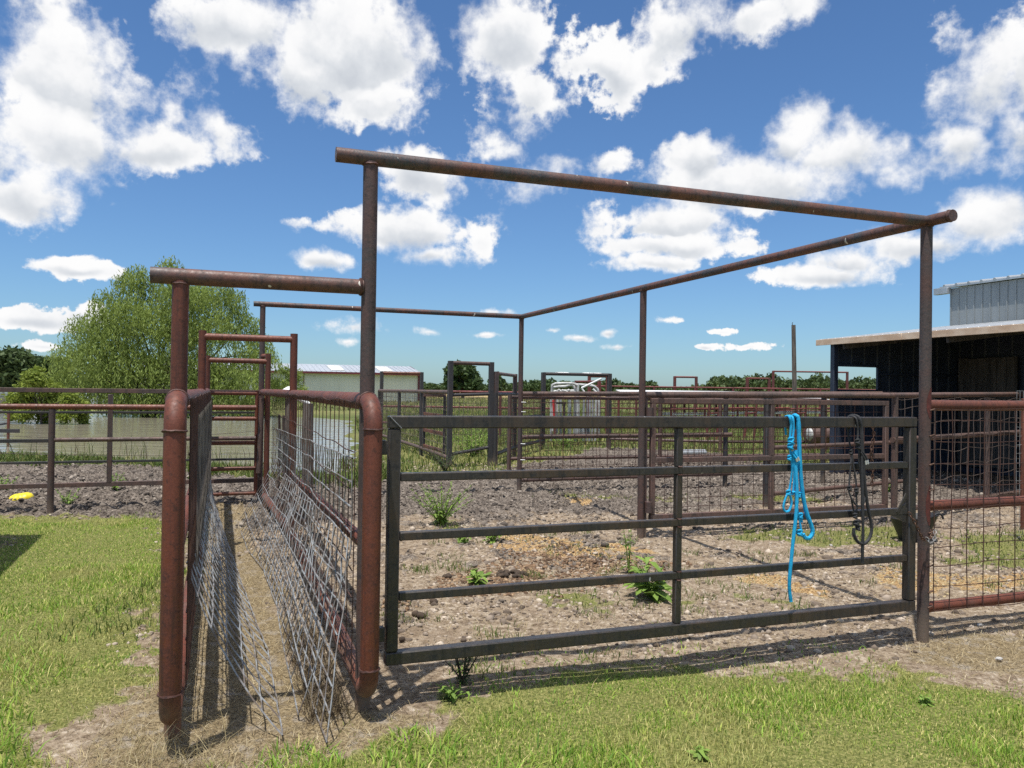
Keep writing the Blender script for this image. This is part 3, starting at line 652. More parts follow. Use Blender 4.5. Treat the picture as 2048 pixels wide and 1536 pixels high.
t = tag(chain(cp, .026, .0035).build('chain', M['chain']), 'rusty chain looped around gate stile and right post', 'chain')
solo('chain_tail', chain([w(3.65, -.07, .70), w(3.68, -.085, .655), w(3.72, -.075, .70), w(3.745, -.05, .745)], .024, .003), M['wire_galv'], 'short bright steel wire tail hanging beside rusty chain', 'wire')

# ------------------------------------------------------------------ halters
HV = -.03
def hp(px, py, dv): return PV(px, py, HV+dv)
def spline(P, n=6):
    P = [Vector(p) for p in P]; out = []
    for i in range(len(P)-1):
        p0, p1, p2, p3 = P[max(0, i-1)], P[i], P[i+1], P[min(len(P)-1, i+2)]
        for k in range(n):
            s = k/n; out.append(.5*((2*p1)+(p2-p0)*s+(2*p0-5*p1+4*p2-p3)*s*s+(3*p1-p0-3*p2+p3)*s**3))
    return out+[P[-1]]
def rope(P, r, n=7, nn=10, fine=True): return MB().tube(spline([hp(*p) for p in P], n), r, nn, braid=420*.006/r if fine else None)
def knot(mb, c, r, s=1.0):
    c = hp(*c)
    for k in range(3):
        ax = [EU*.5+EZ, EU-EZ*.4, EU*.2+EZ*.8+EV*.6][k].normalized(); N = ax.orthogonal().normalized(); B = ax.cross(N); off = EZ*(k-1)*r*1.3
        mb.tube([c+off+(N*math.cos(q)+B*math.sin(q))*r*1.5*s for q in [i*math.pi/6 for i in range(12)]], r*.85, 7, closed=True)
    mb.ball(c, r*1.5*s, 8, 6); return mb
fr = -.045
t = thing('blue_halter', 'bright blue rope halter and lead hung over the dark gate top rail', 'halter', w(2.55, 0, .4))
rope([(1590, 858, .05), (1586, 838, .045), (1587, 832, .02), (1591, 831, -.03), (1596, 838, fr), (1598, 870, fr-.004), (1600, 930, fr-.01), (1605, 985, fr-.012), (1613, 1025, fr-.015), (1623, 1052, fr-.018), (1625, 1066, fr-.02), (1619, 1076, fr-.022), (1610, 1075, fr-.022), (1606, 1068, fr-.022)], .0118).build('lead_rope', M['bluerope'], t)
rope([(1592, 900, fr-.006), (1592, 940, fr-.014), (1594, 985, fr-.022), (1592, 1030, fr-.026), (1587, 1075, fr-.028), (1582, 1125, fr-.028), (1579, 1160, fr-.024), (1579, 1180, fr-.02), (1582, 1203, fr-.018)], .0105).build('lead_rope', M['bluerope'], t)
hm = MB()
for P in ([(1572, 870, .045), (1570, 838, .045), (1574, 832, .01), (1579, 834, fr), (1582, 850, fr-.002), (1580, 880, fr-.002), (1583, 896, fr-.01)],
          [(1577, 832, .03), (1582, 832, -.02), (1586, 838, fr), (1587, 860, fr), (1584, 885, fr-.004), (1580, 900, fr-.012)],
          [(1580, 896, fr-.008), (1584, 930, fr-.008), (1582, 960, fr-.004), (1578, 985, fr), (1580, 990, fr)],
          [(1585, 905, fr-.012), (1588, 930, fr-.012), (1588, 960, fr-.008), (1586, 985, fr-.01), (1584, 990, fr-.01)],
          [(1576, 986, fr-.012), (1570, 1000, fr-.012), (1567, 1015, fr-.012), (1571, 1023, fr-.012), (1579, 1020, fr-.014), (1583, 1005, fr-.014), (1580, 990, fr-.014)],
          [(1584, 985, fr-.016), (1590, 985, fr-.016), (1592, 1000, fr-.012), (1596, 1025, fr-.012), (1599, 1040, fr-.012), (1602, 1058, fr-.016)],
          [(1591, 1045, fr-.016), (1595, 1030, fr-.016), (1600, 1030, fr-.016), (1604, 1045, fr-.016)],
          [(1583, 905, fr-.016), (1588, 912, fr-.02), (1592, 917, fr-.022)], [(1586, 902, fr-.016), (1592, 910, fr-.02), (1595, 915, fr-.022)]):
    hm.tube(spline([hp(*p) for p in P], 7), .0068, 8, braid=420)
for c, s in (((1582, 882, fr-.012), 1.5), ((1581, 893, fr-.012), 1.3), ((1579, 916, fr-.008), .8), ((1577, 986, fr-.01), 1.0), ((1598, 990, fr-.01), .7), ((1601, 1032, fr-.012), 1.0), ((1599, 1066, fr-.018), 1.4)): knot(hm, c, .0075, s)
hm.build('halter', M['bluerope'], t)
fe = MB()
for a, b_ in (((1592, 917, fr-.022), (1594, 923, fr-.023)), ((1595, 914, fr-.022), (1598, 921, fr-.023))): fe.tube([hp(*a), hp(*b_)], .0075, 10)
fe.build('ferrule', M['silver'], t)
t = thing('black_halter', 'black rope halter and lead hung near the right end of the gate', 'halter', w(3.0, 0, .5))
rope([(1697, 858, .05), (1696, 838, .045), (1702, 832, .015), (1712, 832, -.02), (1719, 838, fr), (1723, 860, fr-.002), (1725, 900, fr-.008), (1729, 960, fr-.012), (1735, 1010, fr-.014), (1742, 1045, fr-.016), (1743, 1062, fr-.018), (1738, 1078, fr-.02), (1728, 1087, fr-.022), (1716, 1084, fr-.022), (1708, 1070, fr-.022), (1708, 1056, fr-.022)], .0105).build('lead_rope', M['blackrope'], t)
rope([(1722, 880, fr-.012), (1724, 940, fr-.018), (1725, 1000, fr-.022), (1726, 1060, fr-.024), (1725, 1100, fr-.022), (1725, 1126, fr-.018)], .0095).build('lead_rope', M['blackrope'], t)
hm = MB()
for P in ([(1693, 850, .05), (1694, 838, .045), (1700, 833, .01), (1709, 834, -.03), (1714, 842, fr), (1716, 865, fr), (1714, 885, fr-.006)],
          [(1695, 856, .045), (1698, 880, .03), (1702, 900, .01), (1703, 910, 0), (1701, 935, -.02), (1699, 960, -.03), (1698, 975, -.035)],
          [(1716, 880, fr-.006), (1718, 900, fr-.012), (1718, 925, fr-.008), (1721, 950, fr-.006), (1722, 975, fr-.006)],
          [(1704, 910, -.01), (1707, 930, -.02), (1711, 955, -.03), (1713, 978, -.035)],
          [(1696, 976, -.045), (1700, 990, -.05), (1706, 1002, -.055), (1716, 1012, -.06), (1726, 1008, -.06), (1730, 995, -.055), (1731, 984, -.05)],
          [(1713, 980, -.045), (1713, 1000, -.045), (1714, 1015, -.045), (1711, 1030, -.05)], [(1703, 1000, -.04), (1707, 1020, -.045), (1711, 1032, -.05)],
          [(1722, 905, fr-.02), (1728, 915, fr-.022), (1732, 922, fr-.024)], [(1724, 902, fr-.02), (1731, 912, fr-.022), (1735, 920, fr-.024)]):
    hm.tube(spline([hp(*p) for p in P], 7), .006, 8, braid=460)
for c, s in (((1715, 884, fr-.012), 1.3), ((1717, 894, fr-.012), 1.1), ((1702, 905, 0), .9), ((1699, 977, -.045), 1.0), ((1713, 981, -.045), .9), ((1731, 987, -.05), .8), ((1710, 1032, -.05), 1.1), ((1712, 1046, -.055), 1.5), ((1716, 1056, -.06), 1.2)): knot(hm, c, .0068, s)
hm.build('halter', M['blackrope'], t)
fe = MB()
for a, b_ in (((1731, 921, fr-.024), (1732, 929, fr-.025)), ((1735, 920, fr-.024), (1736, 928, fr-.025))): fe.tube([hp(*a), hp(*b_)], .0068, 10)
fe.build('ferrule', M['silver'], t)

# ------------------------------------------------------------------ panel right of the right post
t = thing('mesh_fence', 'red three pipe panel with rusty wire squares right of the gate post', 'fence panel', w(4.6, 0))
for z in (1.565, .895, .22): MB().pipe(w(W_+.02, .01, z), w(6.2, .01, z+.01), r1*.95, 16, 10).build('rail', M['red'], t)
MB().pipe(w(6.2, .01, -.2), w(6.2, .01, 1.6), r1, 14).build('post', M['red'], t)
MB().wires(w(W_+.03, -.035, 0), EU, EZ, 2.5, [.02+.148*k for k in range(17)], [.2, .36, .5, .63, .75, .88, 1.03, 1.17, 1.32, 1.46, 1.545], .0034, .007, 9).build('wire_mesh', M['wire_rust'], t)
for z in (1.53, 1.36, 1.17, 1.0, .72, .5, .33, .23): MB().pipe(w(W_+.0, -r1, z), w(W_+.04, -.04, z+.01), .006, 6).build('wire_tie', M['chain'], t)

# ------------------------------------------------------------------ wire gate at the middle side post and the panel beyond it
t = thing('wire_gate', 'brown square tube gate filled with rusty wire mesh across the inner pen', 'gate', w(5.5, M_))
gu0, gu1, gz0, gz1 = W_+.14, 7.19, .235, 1.535
for nme, a, b_ in (('top_rail', w(gu0-.03, M_, gz1), w(gu1+.03, M_, gz1)), ('bottom_rail', w(gu0-.03, M_, gz0), w(gu1+.03, M_, gz0)), ('middle_rail', w(gu0+.03, M_, .87), w(gu1-.03, M_, .87))):
    MB().bar(a, b_, .052, .058, .005).build(nme, M['brown'], t)
for uu in (gu0, gu1): MB().bar(w(uu, M_, gz0+.03), w(uu, M_, gz1-.03), .055, .055, .005, EU).build('stile', M['brown'], t)
st_ = MB(); st_.bar(w(5.45, M_, gz0+.03), w(5.45, M_, .84), .05, .05, .004, EU); st_.bar(w(5.45, M_, .90), w(5.45, M_, gz1-.03), .05, .05, .004, EU); st_.build('brace', M['brown'], t)
MB().wires(w(gu0, M_+.035, 0), EU, EZ, 3.4, [.03+.15*k for k in range(23)], [gz0+.02, .33, .43, .55, .68, .82, .97, 1.12, 1.27, 1.42, gz1], .0042, .004, 5).build('wire_mesh', M['wire_rust'], t)
for z in (1.40, .35): MB().pipe(w(W_+.085, M_-.02, z-.06), w(W_+.085, M_-.02, z+.06), .045, 12).build('hinge', M['post'], t)
MB().bar(w(W_+.05, M_+.05, -.2), w(W_+.05, M_+.05, 1.58), .07, .07, .004, EU).build('hinge_post', M['post'], t)
cp = [PV(1745, 850, M_-.06), PV(1748, 870, M_-.05), PV(1742, 905, M_-.05), PV(1746, 940, M_-.05), PV(1743, 975, M_-.05)]
tag(chain(cp, .045, .006).build('chain', M['chain']), 'long rusty chain hanging down the wire gate', 'chain')
t = thing('pipe_fence', 'pipe rail fence with sagging wire mesh running from wire gate towards the black shed', 'fence', w(8.4, 4.4))
q0, q1 = w(7.30, M_, 0), w(12.2, 5.3, 0); dq = (q1-q0).normalized()
tp = MB().pipe(w(W_+.05, M_+.04, 1.60), q0+EZ*1.635, .035, 14, 10); tp.pipe(q0+EZ*1.635, q1+EZ*1.70, .035, 14, 10); tp.build('top_rail', M['brown'], t)
MB().pipe(q0+EZ*1.07, q1+EZ*1.1, .036, 14, 8).build('rail', M['brown'], t); MB().pipe(q0+EZ*.17, q1+EZ*.15, .036, 14, 8).build('bottom_rail', M['brown'], t)
for s in (.06, 2.75, 4.9): MB().pipe(q0+dq*s+EZ*-.3, q0+dq*s+EZ*1.62, .04, 14).build('post', M['brown'], t)
MB().wires(q0-EV*.04, dq, EZ, 5, [.03+.2*k for k in range(25)], [.17, .36, .52, .70, .9, 1.1, 1.3, 1.48, 1.6], .004, .02, 8).build('wire_mesh', M['wire_tan'], t)
t = thing('mesh_gate', 'narrow fine galvanised mesh gate at the right edge beside shed', 'fence panel', w(8.2, 2.2))
a, b_ = PV(2032, 985, 2.4), PV(2120, 985, 2.4); a.z = b_.z = 0; dd = (b_-a).normalized()
MB().bar(a+EZ*.15+dd*.1, a+EZ*1.62+dd*.1, .03, .03, .003, EU).build('stile', M['redbar'], t)
MB().wires(a, dd, EZ, .6, [.0+.05*k for k in range(12)], [.1+.1*k for k in range(17)], .0025, .004, 6).build('wire_mesh', M['wire_galv'], t)

# ------------------------------------------------------------------ fence from the back right post
t = thing('pipe_fence', 'brown pipe fence with wire mesh running right from the back corner post', 'fence', w(6, D_))
for z, nme in ((1.58, 'top_rail'), (.905, 'rail'), (.235, 'bottom_rail')):
    MB().pipe(w(W_+.02, D_-.03, z), w(11.2 if z > 1 else 7.6, D_-.03, z+.02+(.08 if z > 1 else 0)), .037 if z > 1 else .035, 14, 10).build(nme, M['brown'], t)
for uu in (7.5, 9.6): MB().pipe(w(uu, D_, -.2), w(uu, D_, 1.6), .042, 12).build('post', M['black'], t)
MB().wires(w(W_+.05, D_-.075, 0), EU, EZ, 3.7, [.05+.2*k for k in range(19)], [.22, .33, .45, .6, .78, .95, 1.12, 1.3, 1.45, 1.56], .0042, .006, 6).build('wire_mesh', M['wire_rust'], t)
for z in (.3, .55, .8, 1.05, 1.3, 1.45): MB().pipe(w(W_+.0, D_-.04, z), w(W_+.06, D_-.085, z), .006, 6).build('wire_tie', M['galv'], t)
g1 = G(1533, 1017); mb = MB().bar(g1-EZ*.2, g1+EZ*1.6, .085, .085, .005, EU)
solo('pipe_post', mb, M['black'], 'single dark square post standing behind the inner wire gate', 'post')
g2 = w(6.6, 5.4); rl = MB()
for z in (.86, .2): rl.pipe(w(6.65, 5.4, z), w(10.5, 6.4, z), .033, 12)
o = rl.build('rail', M['brown']); o.name = 'low_pipe_rails'; tag(o, 'two low brown pipe rails running right from the single dark post', 'rail')

# ------------------------------------------------------------------ left fences
t = thing('pipe_fence', 'left pipe fence with rusty red round top rail by the lawn', 'fence', w(-2.7, 7.32))
MB().pipe(w(-12, 7.34, 1.33), w(-.25, 7.34, 1.345), .0355, 14, 24).build('top_rail', M['redbar'], t)
MB().pipe(w(-2.66, 7.34, .925), w(-.25, 7.34, .93), .028, 14, 8).build('rail', M['brown'], t)
MB().bar(w(-12, 7.34, .905), w(-2.72, 7.34, .915), .02, .045, .003).build('flat_rail', M['black'], t)
for uu in (-10.2, -6.6, -2.69): MB().pipe(w(uu, 7.34, -.25), w(uu, 7.34, 1.31), .039, 16, 6).build('post', M['post'], t)
t = thing('tube_gate', 'square tube gate standing behind the red left rail fence', 'gate', w(-3, 7.62))
gv = 7.62
MB().bar(w(-7.2, gv, 1.535), w(-.18, gv, 1.555), .055, .058, .004).build('top_rail', M['brown'], t)
MB().bar(w(-7.2, gv, .31), w(-.18, gv, .33), .055, .058, .004).build('bottom_rail', M['brown'], t)
for z in (1.255, .61): MB().bar(w(-7.2, gv, z), w(-.18, gv, z+.015), .03, .03, .003).build('rail', M['black'], t)
for uu in (-7.17, -4.6, -2.065, -.21):
    MB().bar(w(uu, gv, .345), w(uu, gv, 1.505), .058, .058, .004, EU).build('stile', M['post'], t)
# pond stub post and strands
p0 = G(16, 893, -.05); t = thing('pond_post', 'short rusty stub post with flat bar standing in the pond', 'post', p0)
hh = .95; MB().pipe(p0-EZ*.4, p0+EZ*hh, .035, 8).build('post', M['redbar'], t)
mb = MB().bar(p0+EZ*.42-Vector((2.2, .2, 0)), p0+EZ*.42+Vector((.3, 0, 0)), .04, .1, .003); mb.bar(p0+EZ*.42-Vector((1.2, .1, -.02)), p0+EZ*.62, .04, .05, .003); mb.build('brace', M['black'], t)
mb = MB()
for (ya, yb, sag) in ((868, 858, .12), (905, 905, .05)):
    a, b_ = DD(-40, ya, 15.5), DD(560, yb, 13.6); pts = [a.lerp(b_, k/40)-EZ*sag*4*(k/40)*(1-k/40) for k in range(41)]
    mb.tube(pts, .004, 4)
    for k in range(160): q = a.lerp(b_, k/160)-EZ*sag*4*(k/160)*(1-k/160); d = Vector((random.uniform(-1, 1), random.uniform(-1, 1), random.uniform(-1, 1)))*.016; mb.tube([q-d, q+d], .0025, 3)
solo('barbed_wire', mb, M['wire_tan'], 'two sagging barbed wire strands along the pond edge', 'wire')
# yellow lid on the mud
yc = G(41, 1006); mb = MB(); n = 40; vs = []
prof = [(.152, 0), (.162, .02), (.155, .055), (.13, .085), (.085, .105), (.0, .112)]
for i, (rr, zz) in enumerate(prof):
    for k in range(n):
        a = 2*math.pi*k/n; wob = 1+.015*math.cos(11*a)*(rr/.16); vs.append(yc+Vector((math.cos(a)*rr*wob, math.sin(a)*rr*wob*.85, zz+.006*math.cos(11*a)*(rr > .05)+.025*math.cos(a-.3)*(rr/.16)+.02)))
mb.add(vs, [(i*n+k, i*n+(k+1) % n, (i+1)*n+(k+1) % n, (i+1)*n+k) for i in range(len(prof)-1) for k in range(n)])
solo('yellow_tub', mb, M['yellow'], 'crushed bright yellow plastic tub lying on the mud', 'tub', smooth=70)
# rubber feed tub
tc = G(1828, 1082); t = thing('feed_tub', 'black rubber feed tub tilted on the grass behind gate post', 'tub', tc)
n = 28; vs = []
for rr, zz in ((.15, 0), (.19, .14), (.235, .27), (.245, .275), (.24, .265), (.185, .12), (.14, .03)):
    for k in range(n): a = 2*math.pi*k/n; vs.append(tc+Vector((math.cos(a)*rr, math.sin(a)*rr, zz+.035*math.cos(a+.4)*(zz > .1)+.005)))
fs = [(i*n+k, i*n+(k+1) % n, (i+1)*n+(k+1) % n, (i+1)*n+k) for i in range(6) for k in range(n)]; fs.append(tuple(6*n+k for k in range(n))); fs.append(tuple(range(n-1, -1, -1)))
MB().add(vs, fs).build('tub_body', M['rubber'], t, 50)
for sg in (-1, 1):
    c = tc+Vector((sg*.2, -.12, .27)); MB().tube([c+Vector((math.cos(q)*.055, -.01, math.sin(q)*.06)) for q in [i*math.pi/8 for i in range(9)]], .012, 8).build('handle', M['rubber'], t)

# ------------------------------------------------------------------ middle distance pens
def fence(name, label, pts, rails, r, mat, post_h=1.6, pr=.045, net=None, nmat='wire_rust', rmat=None, group=None):
    t = thing(name, label, 'fence', (Vector(pts[0])+Vector(pts[-1]))/2, group)
    for p in pts: p = Vector(p); MB().pipe(p-EZ*.2, p+EZ*post_h, pr, 10).build('post', M[mat], t)
    for z in rails:
        mb = MB()
        for a, b_ in zip(pts[:-1], pts[1:]): mb.pipe(Vector(a)+EZ*z, Vector(b_)+EZ*z, r, 10)
        mb.build('rail', M[rmat or mat], t)
    if net:
        mb = MB()
        for a, b_ in zip(pts[:-1], pts[1:]):
            a, b_ = Vector(a), Vector(b_); L = (b_-a).length; mb.wires(a-EV*.04, b_-a, EZ, L, [k*net for k in range(int(L/net)+1)], [.12, .3, .45, .62, .8, 1.0, 1.2, 1.4, 1.52], .0065, .006, 3)
        mb.build('wire_mesh', M[nmat], t)
    return t
def arch(name, label, a, b_, h, r, mat, bm=None, group=None):
    a, b_ = Vector(a), Vector(b_); t = thing(name, label, 'gate frame', (a+b_)/2, group)
    for p in (a, b_): MB().bar(p-EZ*.2, p+EZ*(h+.04), r*2, r*2, .004, EU).build('post', M[mat], t)
    MB().pipe(a+EZ*h, b_+EZ*h, r*.85, 10).build('crossbar', M[bm or mat], t); return t
fence('wire_fence', 'brown pipe and mesh fence crossing behind inner wire gate towards shed', [w(4.6, 10.6), w(7.9, 10.5), w(10.6, 10.4), w(13.2, 10.3)], (1.5, .92, .3), .034, 'brown', 1.55, .042, .16, 'wire_rust')
PA, PB = G(898, 935), G(980, 932)
arch('gate_arch', 'tall black square post arch over the far wire gate, dark oak behind', PA, PB, 2.2, .05, 'black', 'brown')
fence('wire_fence', 'black wire mesh fence running back from the tall arch towards white barn', [PA, G(842, 912), G(797, 895), G(757, 881)], (1.58, .2), .045, 'black', 1.6, .045, .17, 'wire_tan', 'brown')
t = thing('wire_gate', 'dark wire mesh gate under the tall black arch', 'gate', (PA+PB)/2)
d = (PB-PA).normalized(); L = (PB-PA).length
for z in (1.52, .28): MB().pipe(PA+d*.06+EZ*z, PB-d*.06+EZ*(z+(.03 if z > 1 else .12)), .035, 10).build('rail', M['black'], t)
MB().wires(PA-EV*.03, d, EZ, L, [.1+.1*k for k in range(int(L/.1)-1)], [.3+.13*k for k in range(10)], .0045, .003, 3).build('wire_mesh', M['wire_tan'], t)
q0 = G(903, 930)
t = thing('swing_gate', 'small rusty four bar gate swung back beside the tall arch', 'gate', q0)
a, b_ = DD(888, 905, 17.5), DD(847, 895, 19.2); a.z = b_.z = 0
for z in (1.5, 1.05, .66, .28): MB().bar(a+EZ*z, b_+EZ*z, .05, .07, .003).build('rail', M['redbar'], t)
for p in (a, b_): MB().bar(p+EZ*.2, p+EZ*1.5, .06, .06, .003, EU).build('stile', M['black'], t)
P1, P2, P3, P4 = G(990, 932), G(1028, 915), G(1085, 899), G(1217, 899)
arch('gate_arch', 'lower brown arch just right of the tall black arch', P1, P2, 2.0, .045, 'post', 'brown')
fence('wire_fence', 'dark mesh fence bending right from low arch to the white cattle squeeze', [PB+Vector((.1, 0, 0)), P2, P3], (1.55, .95, .25), .04, 'black', 1.58, .05, .17, 'wire_tan')
t = arch('gate_arch', 'long dark overhead beam with peeling white paint on two posts', P3, P4, 2.12, .055, 'black', 'black')
mb = MB()
for s0, s1 in ((.2, .36), (.62, .86)):
    for k in range(10): s = s0+(s1-s0)*k/10; q = P3.lerp(P4, s)+EZ*2.16; mb.ball(q, .035, 6, 4, (2.2, .8, .45), .4)
mb.build('peeling_paint', M['white'], t)
fence('wire_fence', 'dark pipe fence with mesh crossing behind back pen posts', [P4, G(1440, 905), G(1650, 905)], (1.5, .9, .3), .04, 'brown', 1.58, .05, .17, 'wire_rust')
FB = [DD(x, 850, 27) for x in (762, 842, 1000, 1110)]
for p in FB: p.z = 0
arch('gate_arch', 'distant dark arch standing in front of the white metal barn', FB[0], FB[1], 2.18, .055, 'black', 'redbar')
fence('wire_fence', 'far mesh fence with dark red rails across the green field', FB, (1.58, 1.05, .5), .035, 'farred', 1.6, .05, .16, 'wire_tan')
# cattle squeeze
sq = DD(1155, 870, 24.0); sq.z = 0
t = thing('cattle_squeeze', 'white tubular cattle squeeze chute with curved top bars and grey panels', 'cattle squeeze', sq)
def S(px, py, dy=0): return DD(px, py, 24+dy)
for P in ([S(1104, 862), S(1104, 780), S(1108, 769), S(1118, 767), S(1144, 767), S(1152, 770), S(1156, 780), S(1157, 875)],
          [S(1150, 769, .8), S(1180, 771, .8), S(1191, 775, .8), S(1197, 790, .8), S(1198, 870, .8)], [S(1104, 775, .9), S(1130, 773, .9), S(1150, 778, .9), S(1153, 870, .9)]):
    MB().tube(spline(P, 4), .042, 10).build('curved_bar', M['whitedirty'], t)
for a, b_ in ((S(1163, 776), S(1203, 757)), (S(1163, 776), S(1176, 795)), (S(1186, 778, .5), S(1200, 792, .5)), (S(1104, 792), S(1150, 788)), (S(1108, 782, .4), S(1148, 781, .4))): MB().pipe(a, b_, .03, 8).build('lever', M['white'], t)
for px, wd, mt in ((1102, 5, 'greypaint'), (1114, 7, 'whitedirty'), (1121, 6, 'greypaint'), (1139, 12, 'galv'), (1150, 8, 'greypaint'), (1166, 4, 'greypaint'), (1172, 4, 'greypaint'), (1178, 4, 'greypaint'), (1184, 4, 'greypaint'), (1190, 4, 'whitedirty')):
    MB().bar(S(px, 882, .3), S(px+(2 if px > 1160 else 0), 796, .3), wd*.0151, .05, .004, EU).build('side_bar', M[mt], t)
MB().box((S(1171, 852)+S(1171, 872))/2+EV*.3, EU*.26, EV*.02, EZ*.22, .005).build('lower_panel', M['greypaint'], t)
MB().bar(S(1108, 838, -.1), S(1106, 800, -.1), .05, .04, .004, EU).build('red_strip', M['redflag'], t)
dk = MB().bar(S(1128, 870, .1), S(1128, 806, .1), .09, .05, .004, EU); dk.bar(S(1112, 806, .1), S(1132, 806, .1), .05, .06, .004); dk.build('head_gate', M['black'], t)
mc = MB()
for k in range(14): mc.ball(S(1108+k*3, 784+3*math.sin(k*1.7), .3), .05, 6, 5, (1.3, 1, 1), .5)
mc.build('latch_works', M['whitedirty'], t)

# ------------------------------------------------------------------ right distance
def D0(px, y): p = DD(px, 800, y); p.z = 0; return p
fence('pipe_fence', 'long far red pipe fence in front of the wooded horizon', [D0(x, 42) for x in (1180, 1308, 1390, 1466, 1560, 1640, 1700, 1790)], (1.95, 1.3, .8), .045, 'farred', 1.98, .06)
arch('red_arch', 'small far red arch left of the wooded skyline', D0(1349, 42.4), D0(1392, 42.4), 2.5, .06, 'farred', None, 'red arches on the far fence')
arch('red_arch', 'small far red arch nearest the wooden pole', D0(1494, 42.4), D0(1538, 42.4), 2.48, .06, 'farred', None, 'red arches on the far fence')
t = arch('red_arch', 'wide thin red entrance frame with long level crossbar', D0(1546, 46), D0(1694, 46), 2.98, .055, 'farred', None)
arch('red_arch', 'reddish double arch behind the white cattle squeeze', D0(1178, 30), D0(1214, 30), 2.22, .05, 'farred')
arch('red_arch', 'dark red arch low behind white squeeze levers', D0(1152, 29), D0(1198, 28), 2.0, .05, 'farred')
t = thing('feed_shelter', 'long low white roofed feeder with red legs behind the red rails', 'feeder', D0(1450, 33))
a, b_ = D0(1277, 33), D0(1668, 36); mb = MB(); dd = (b_-a).normalized(); nn = Vector((-dd.y, dd.x, 0))
mb.add([a+EZ*1.36, b_+EZ*1.40, b_+nn*2.2+EZ*1.76, a+nn*2.2+EZ*1.75, a+EZ*1.33, b_+EZ*1.37, b_+nn*2.2+EZ*1.73, a+nn*2.2+EZ*1.72], [(0, 1, 2, 3), (7, 6, 5, 4), (0, 4, 5, 1), (1, 5, 6, 2), (2, 6, 7, 3), (3, 7, 4, 0)]); mb.build('roof', M['white'], t, 0)
for k in range(7):
    p = a.lerp(b_, k/6); MB().pipe(p+nn*.2, p+nn*.2+EZ*1.36, .05, 8).build('leg', M['farred'], t); MB().pipe(p+nn*1.9, p+nn*1.9+EZ*1.68, .05, 8).build('leg', M['farred'], t)
for z, o_ in ((1.2, .15), (.98, .15)): MB().pipe(a+nn*o_+EZ*z, b_+nn*o_+EZ*(z+.05), .04, 8).build('rail', M['farred'], t)
tr = MB().bar(a.lerp(b_, .18)+nn*.9+EZ*.72, b_+nn*.9+EZ*.85, .7, .1, .01); tr.build('trough', M['white'], t)
t = thing('feed_shelter', 'second white feeder trough with grey side at the shed corner', 'feeder', D0(1720, 30))
a, b_ = D0(1685, 30), D0(1765, 31); MB().bar(a+EZ*.95, b_+EZ*.98, .6, .12, .01).build('trough', M['white'], t); MB().bar(a+EZ*.66-EV*.1, b_+EZ*.69-EV*.1, .5, .42, .01).build('side_panel', M['galv'], t)
for p in (a, (a+b_)/2, b_): MB().pipe(p, p+EZ*.5, .04, 8).build('leg', M['farred'], t)
for k, px in enumerate((1425, 1500, 1600)):
    p = D0(px, 27+k); t = thing('pipe_stand', ['upright red pipe stand with cross braces left in the paddock', 'middle red pipe stand in the paddock behind the mesh', 'red pipe stand nearest the rusty tank'][k], 'stand', p)
    for dx in (-.22, .18): MB().pipe(p+EU*dx, p+EU*(dx+.1)+EZ*1.35, .045, 8).build('leg', M['farred'], t)
    for z in (.5, .95, 1.3): MB().pipe(p-EU*.2+EZ*z, p+EU*.26+EZ*(z+.03), .03, 8).build('crossbar', M['farred'], t)
    MB().pipe(p-EU*1.6+EZ*1.1, p+EU*1.7+EZ*1.16, .03, 8).build('rail', M['farred'], t)
tk = D0(1658, 22.5); t = thing('feed_tank', 'rusty brown trough tank on short legs left of shed', 'tank', tk)
MB().tube([tk-EU*.7+EZ*.50, tk-EU*.68+EZ*.50, tk+EU*.75+EZ*.50], [.15, .24, .24], 16).build('tank_body', M['brown'], t)
MB().ball(tk-EU*.66+EZ*.53, .2, 10, 8, (.5, 1, 1)).build('pale_end', M['whitedirty'], t)
for dx in (-.6, -.1, .6): MB().bar(tk+EU*dx, tk+EU*dx+EZ*.32, .08, .08, .004, EU).build('leg', M['redbar'], t)
cv = D0(1386, 20.5); mb = MB(); n = 20; vs = []; m = 30
for i in range(m+1):
    for k in range(n): a = 2*math.pi*k/n; rr = .085+.006*math.cos(i*2.2); vs.append(cv+EU*(-.38+.76*i/m)+EV*math.cos(a)*rr+EZ*(.1+math.sin(a)*rr))
mb.add(vs, [(i*n+k, i*n+(k+1) % n, (i+1)*n+(k+1) % n, (i+1)*n+k) for i in range(m) for k in range(n)])
solo('culvert_pipe', mb, M['galv'], 'short bright galvanised culvert pipe lying on the grass', 'pipe', smooth=60)
pb, pt_ = DD(1592, 790, 30), DD(1587, 650, 30); pb.z = -.3
t = thing('wooden_pole', 'tall weathered leaning wooden pole rising above the far fence', 'pole', (pb.x, pb.y, 0))
MB().tube([pb, pb.lerp(pt_, .5), pt_], [.10, .085, .075], 12).build('pole', M['pole'], t)
MB().tube([pt_+EU*-.05, pt_+EU*-.06+EZ*.06, pt_+EU*-.03+EZ*.1], .012, 6).build('hook', M['black'], t)

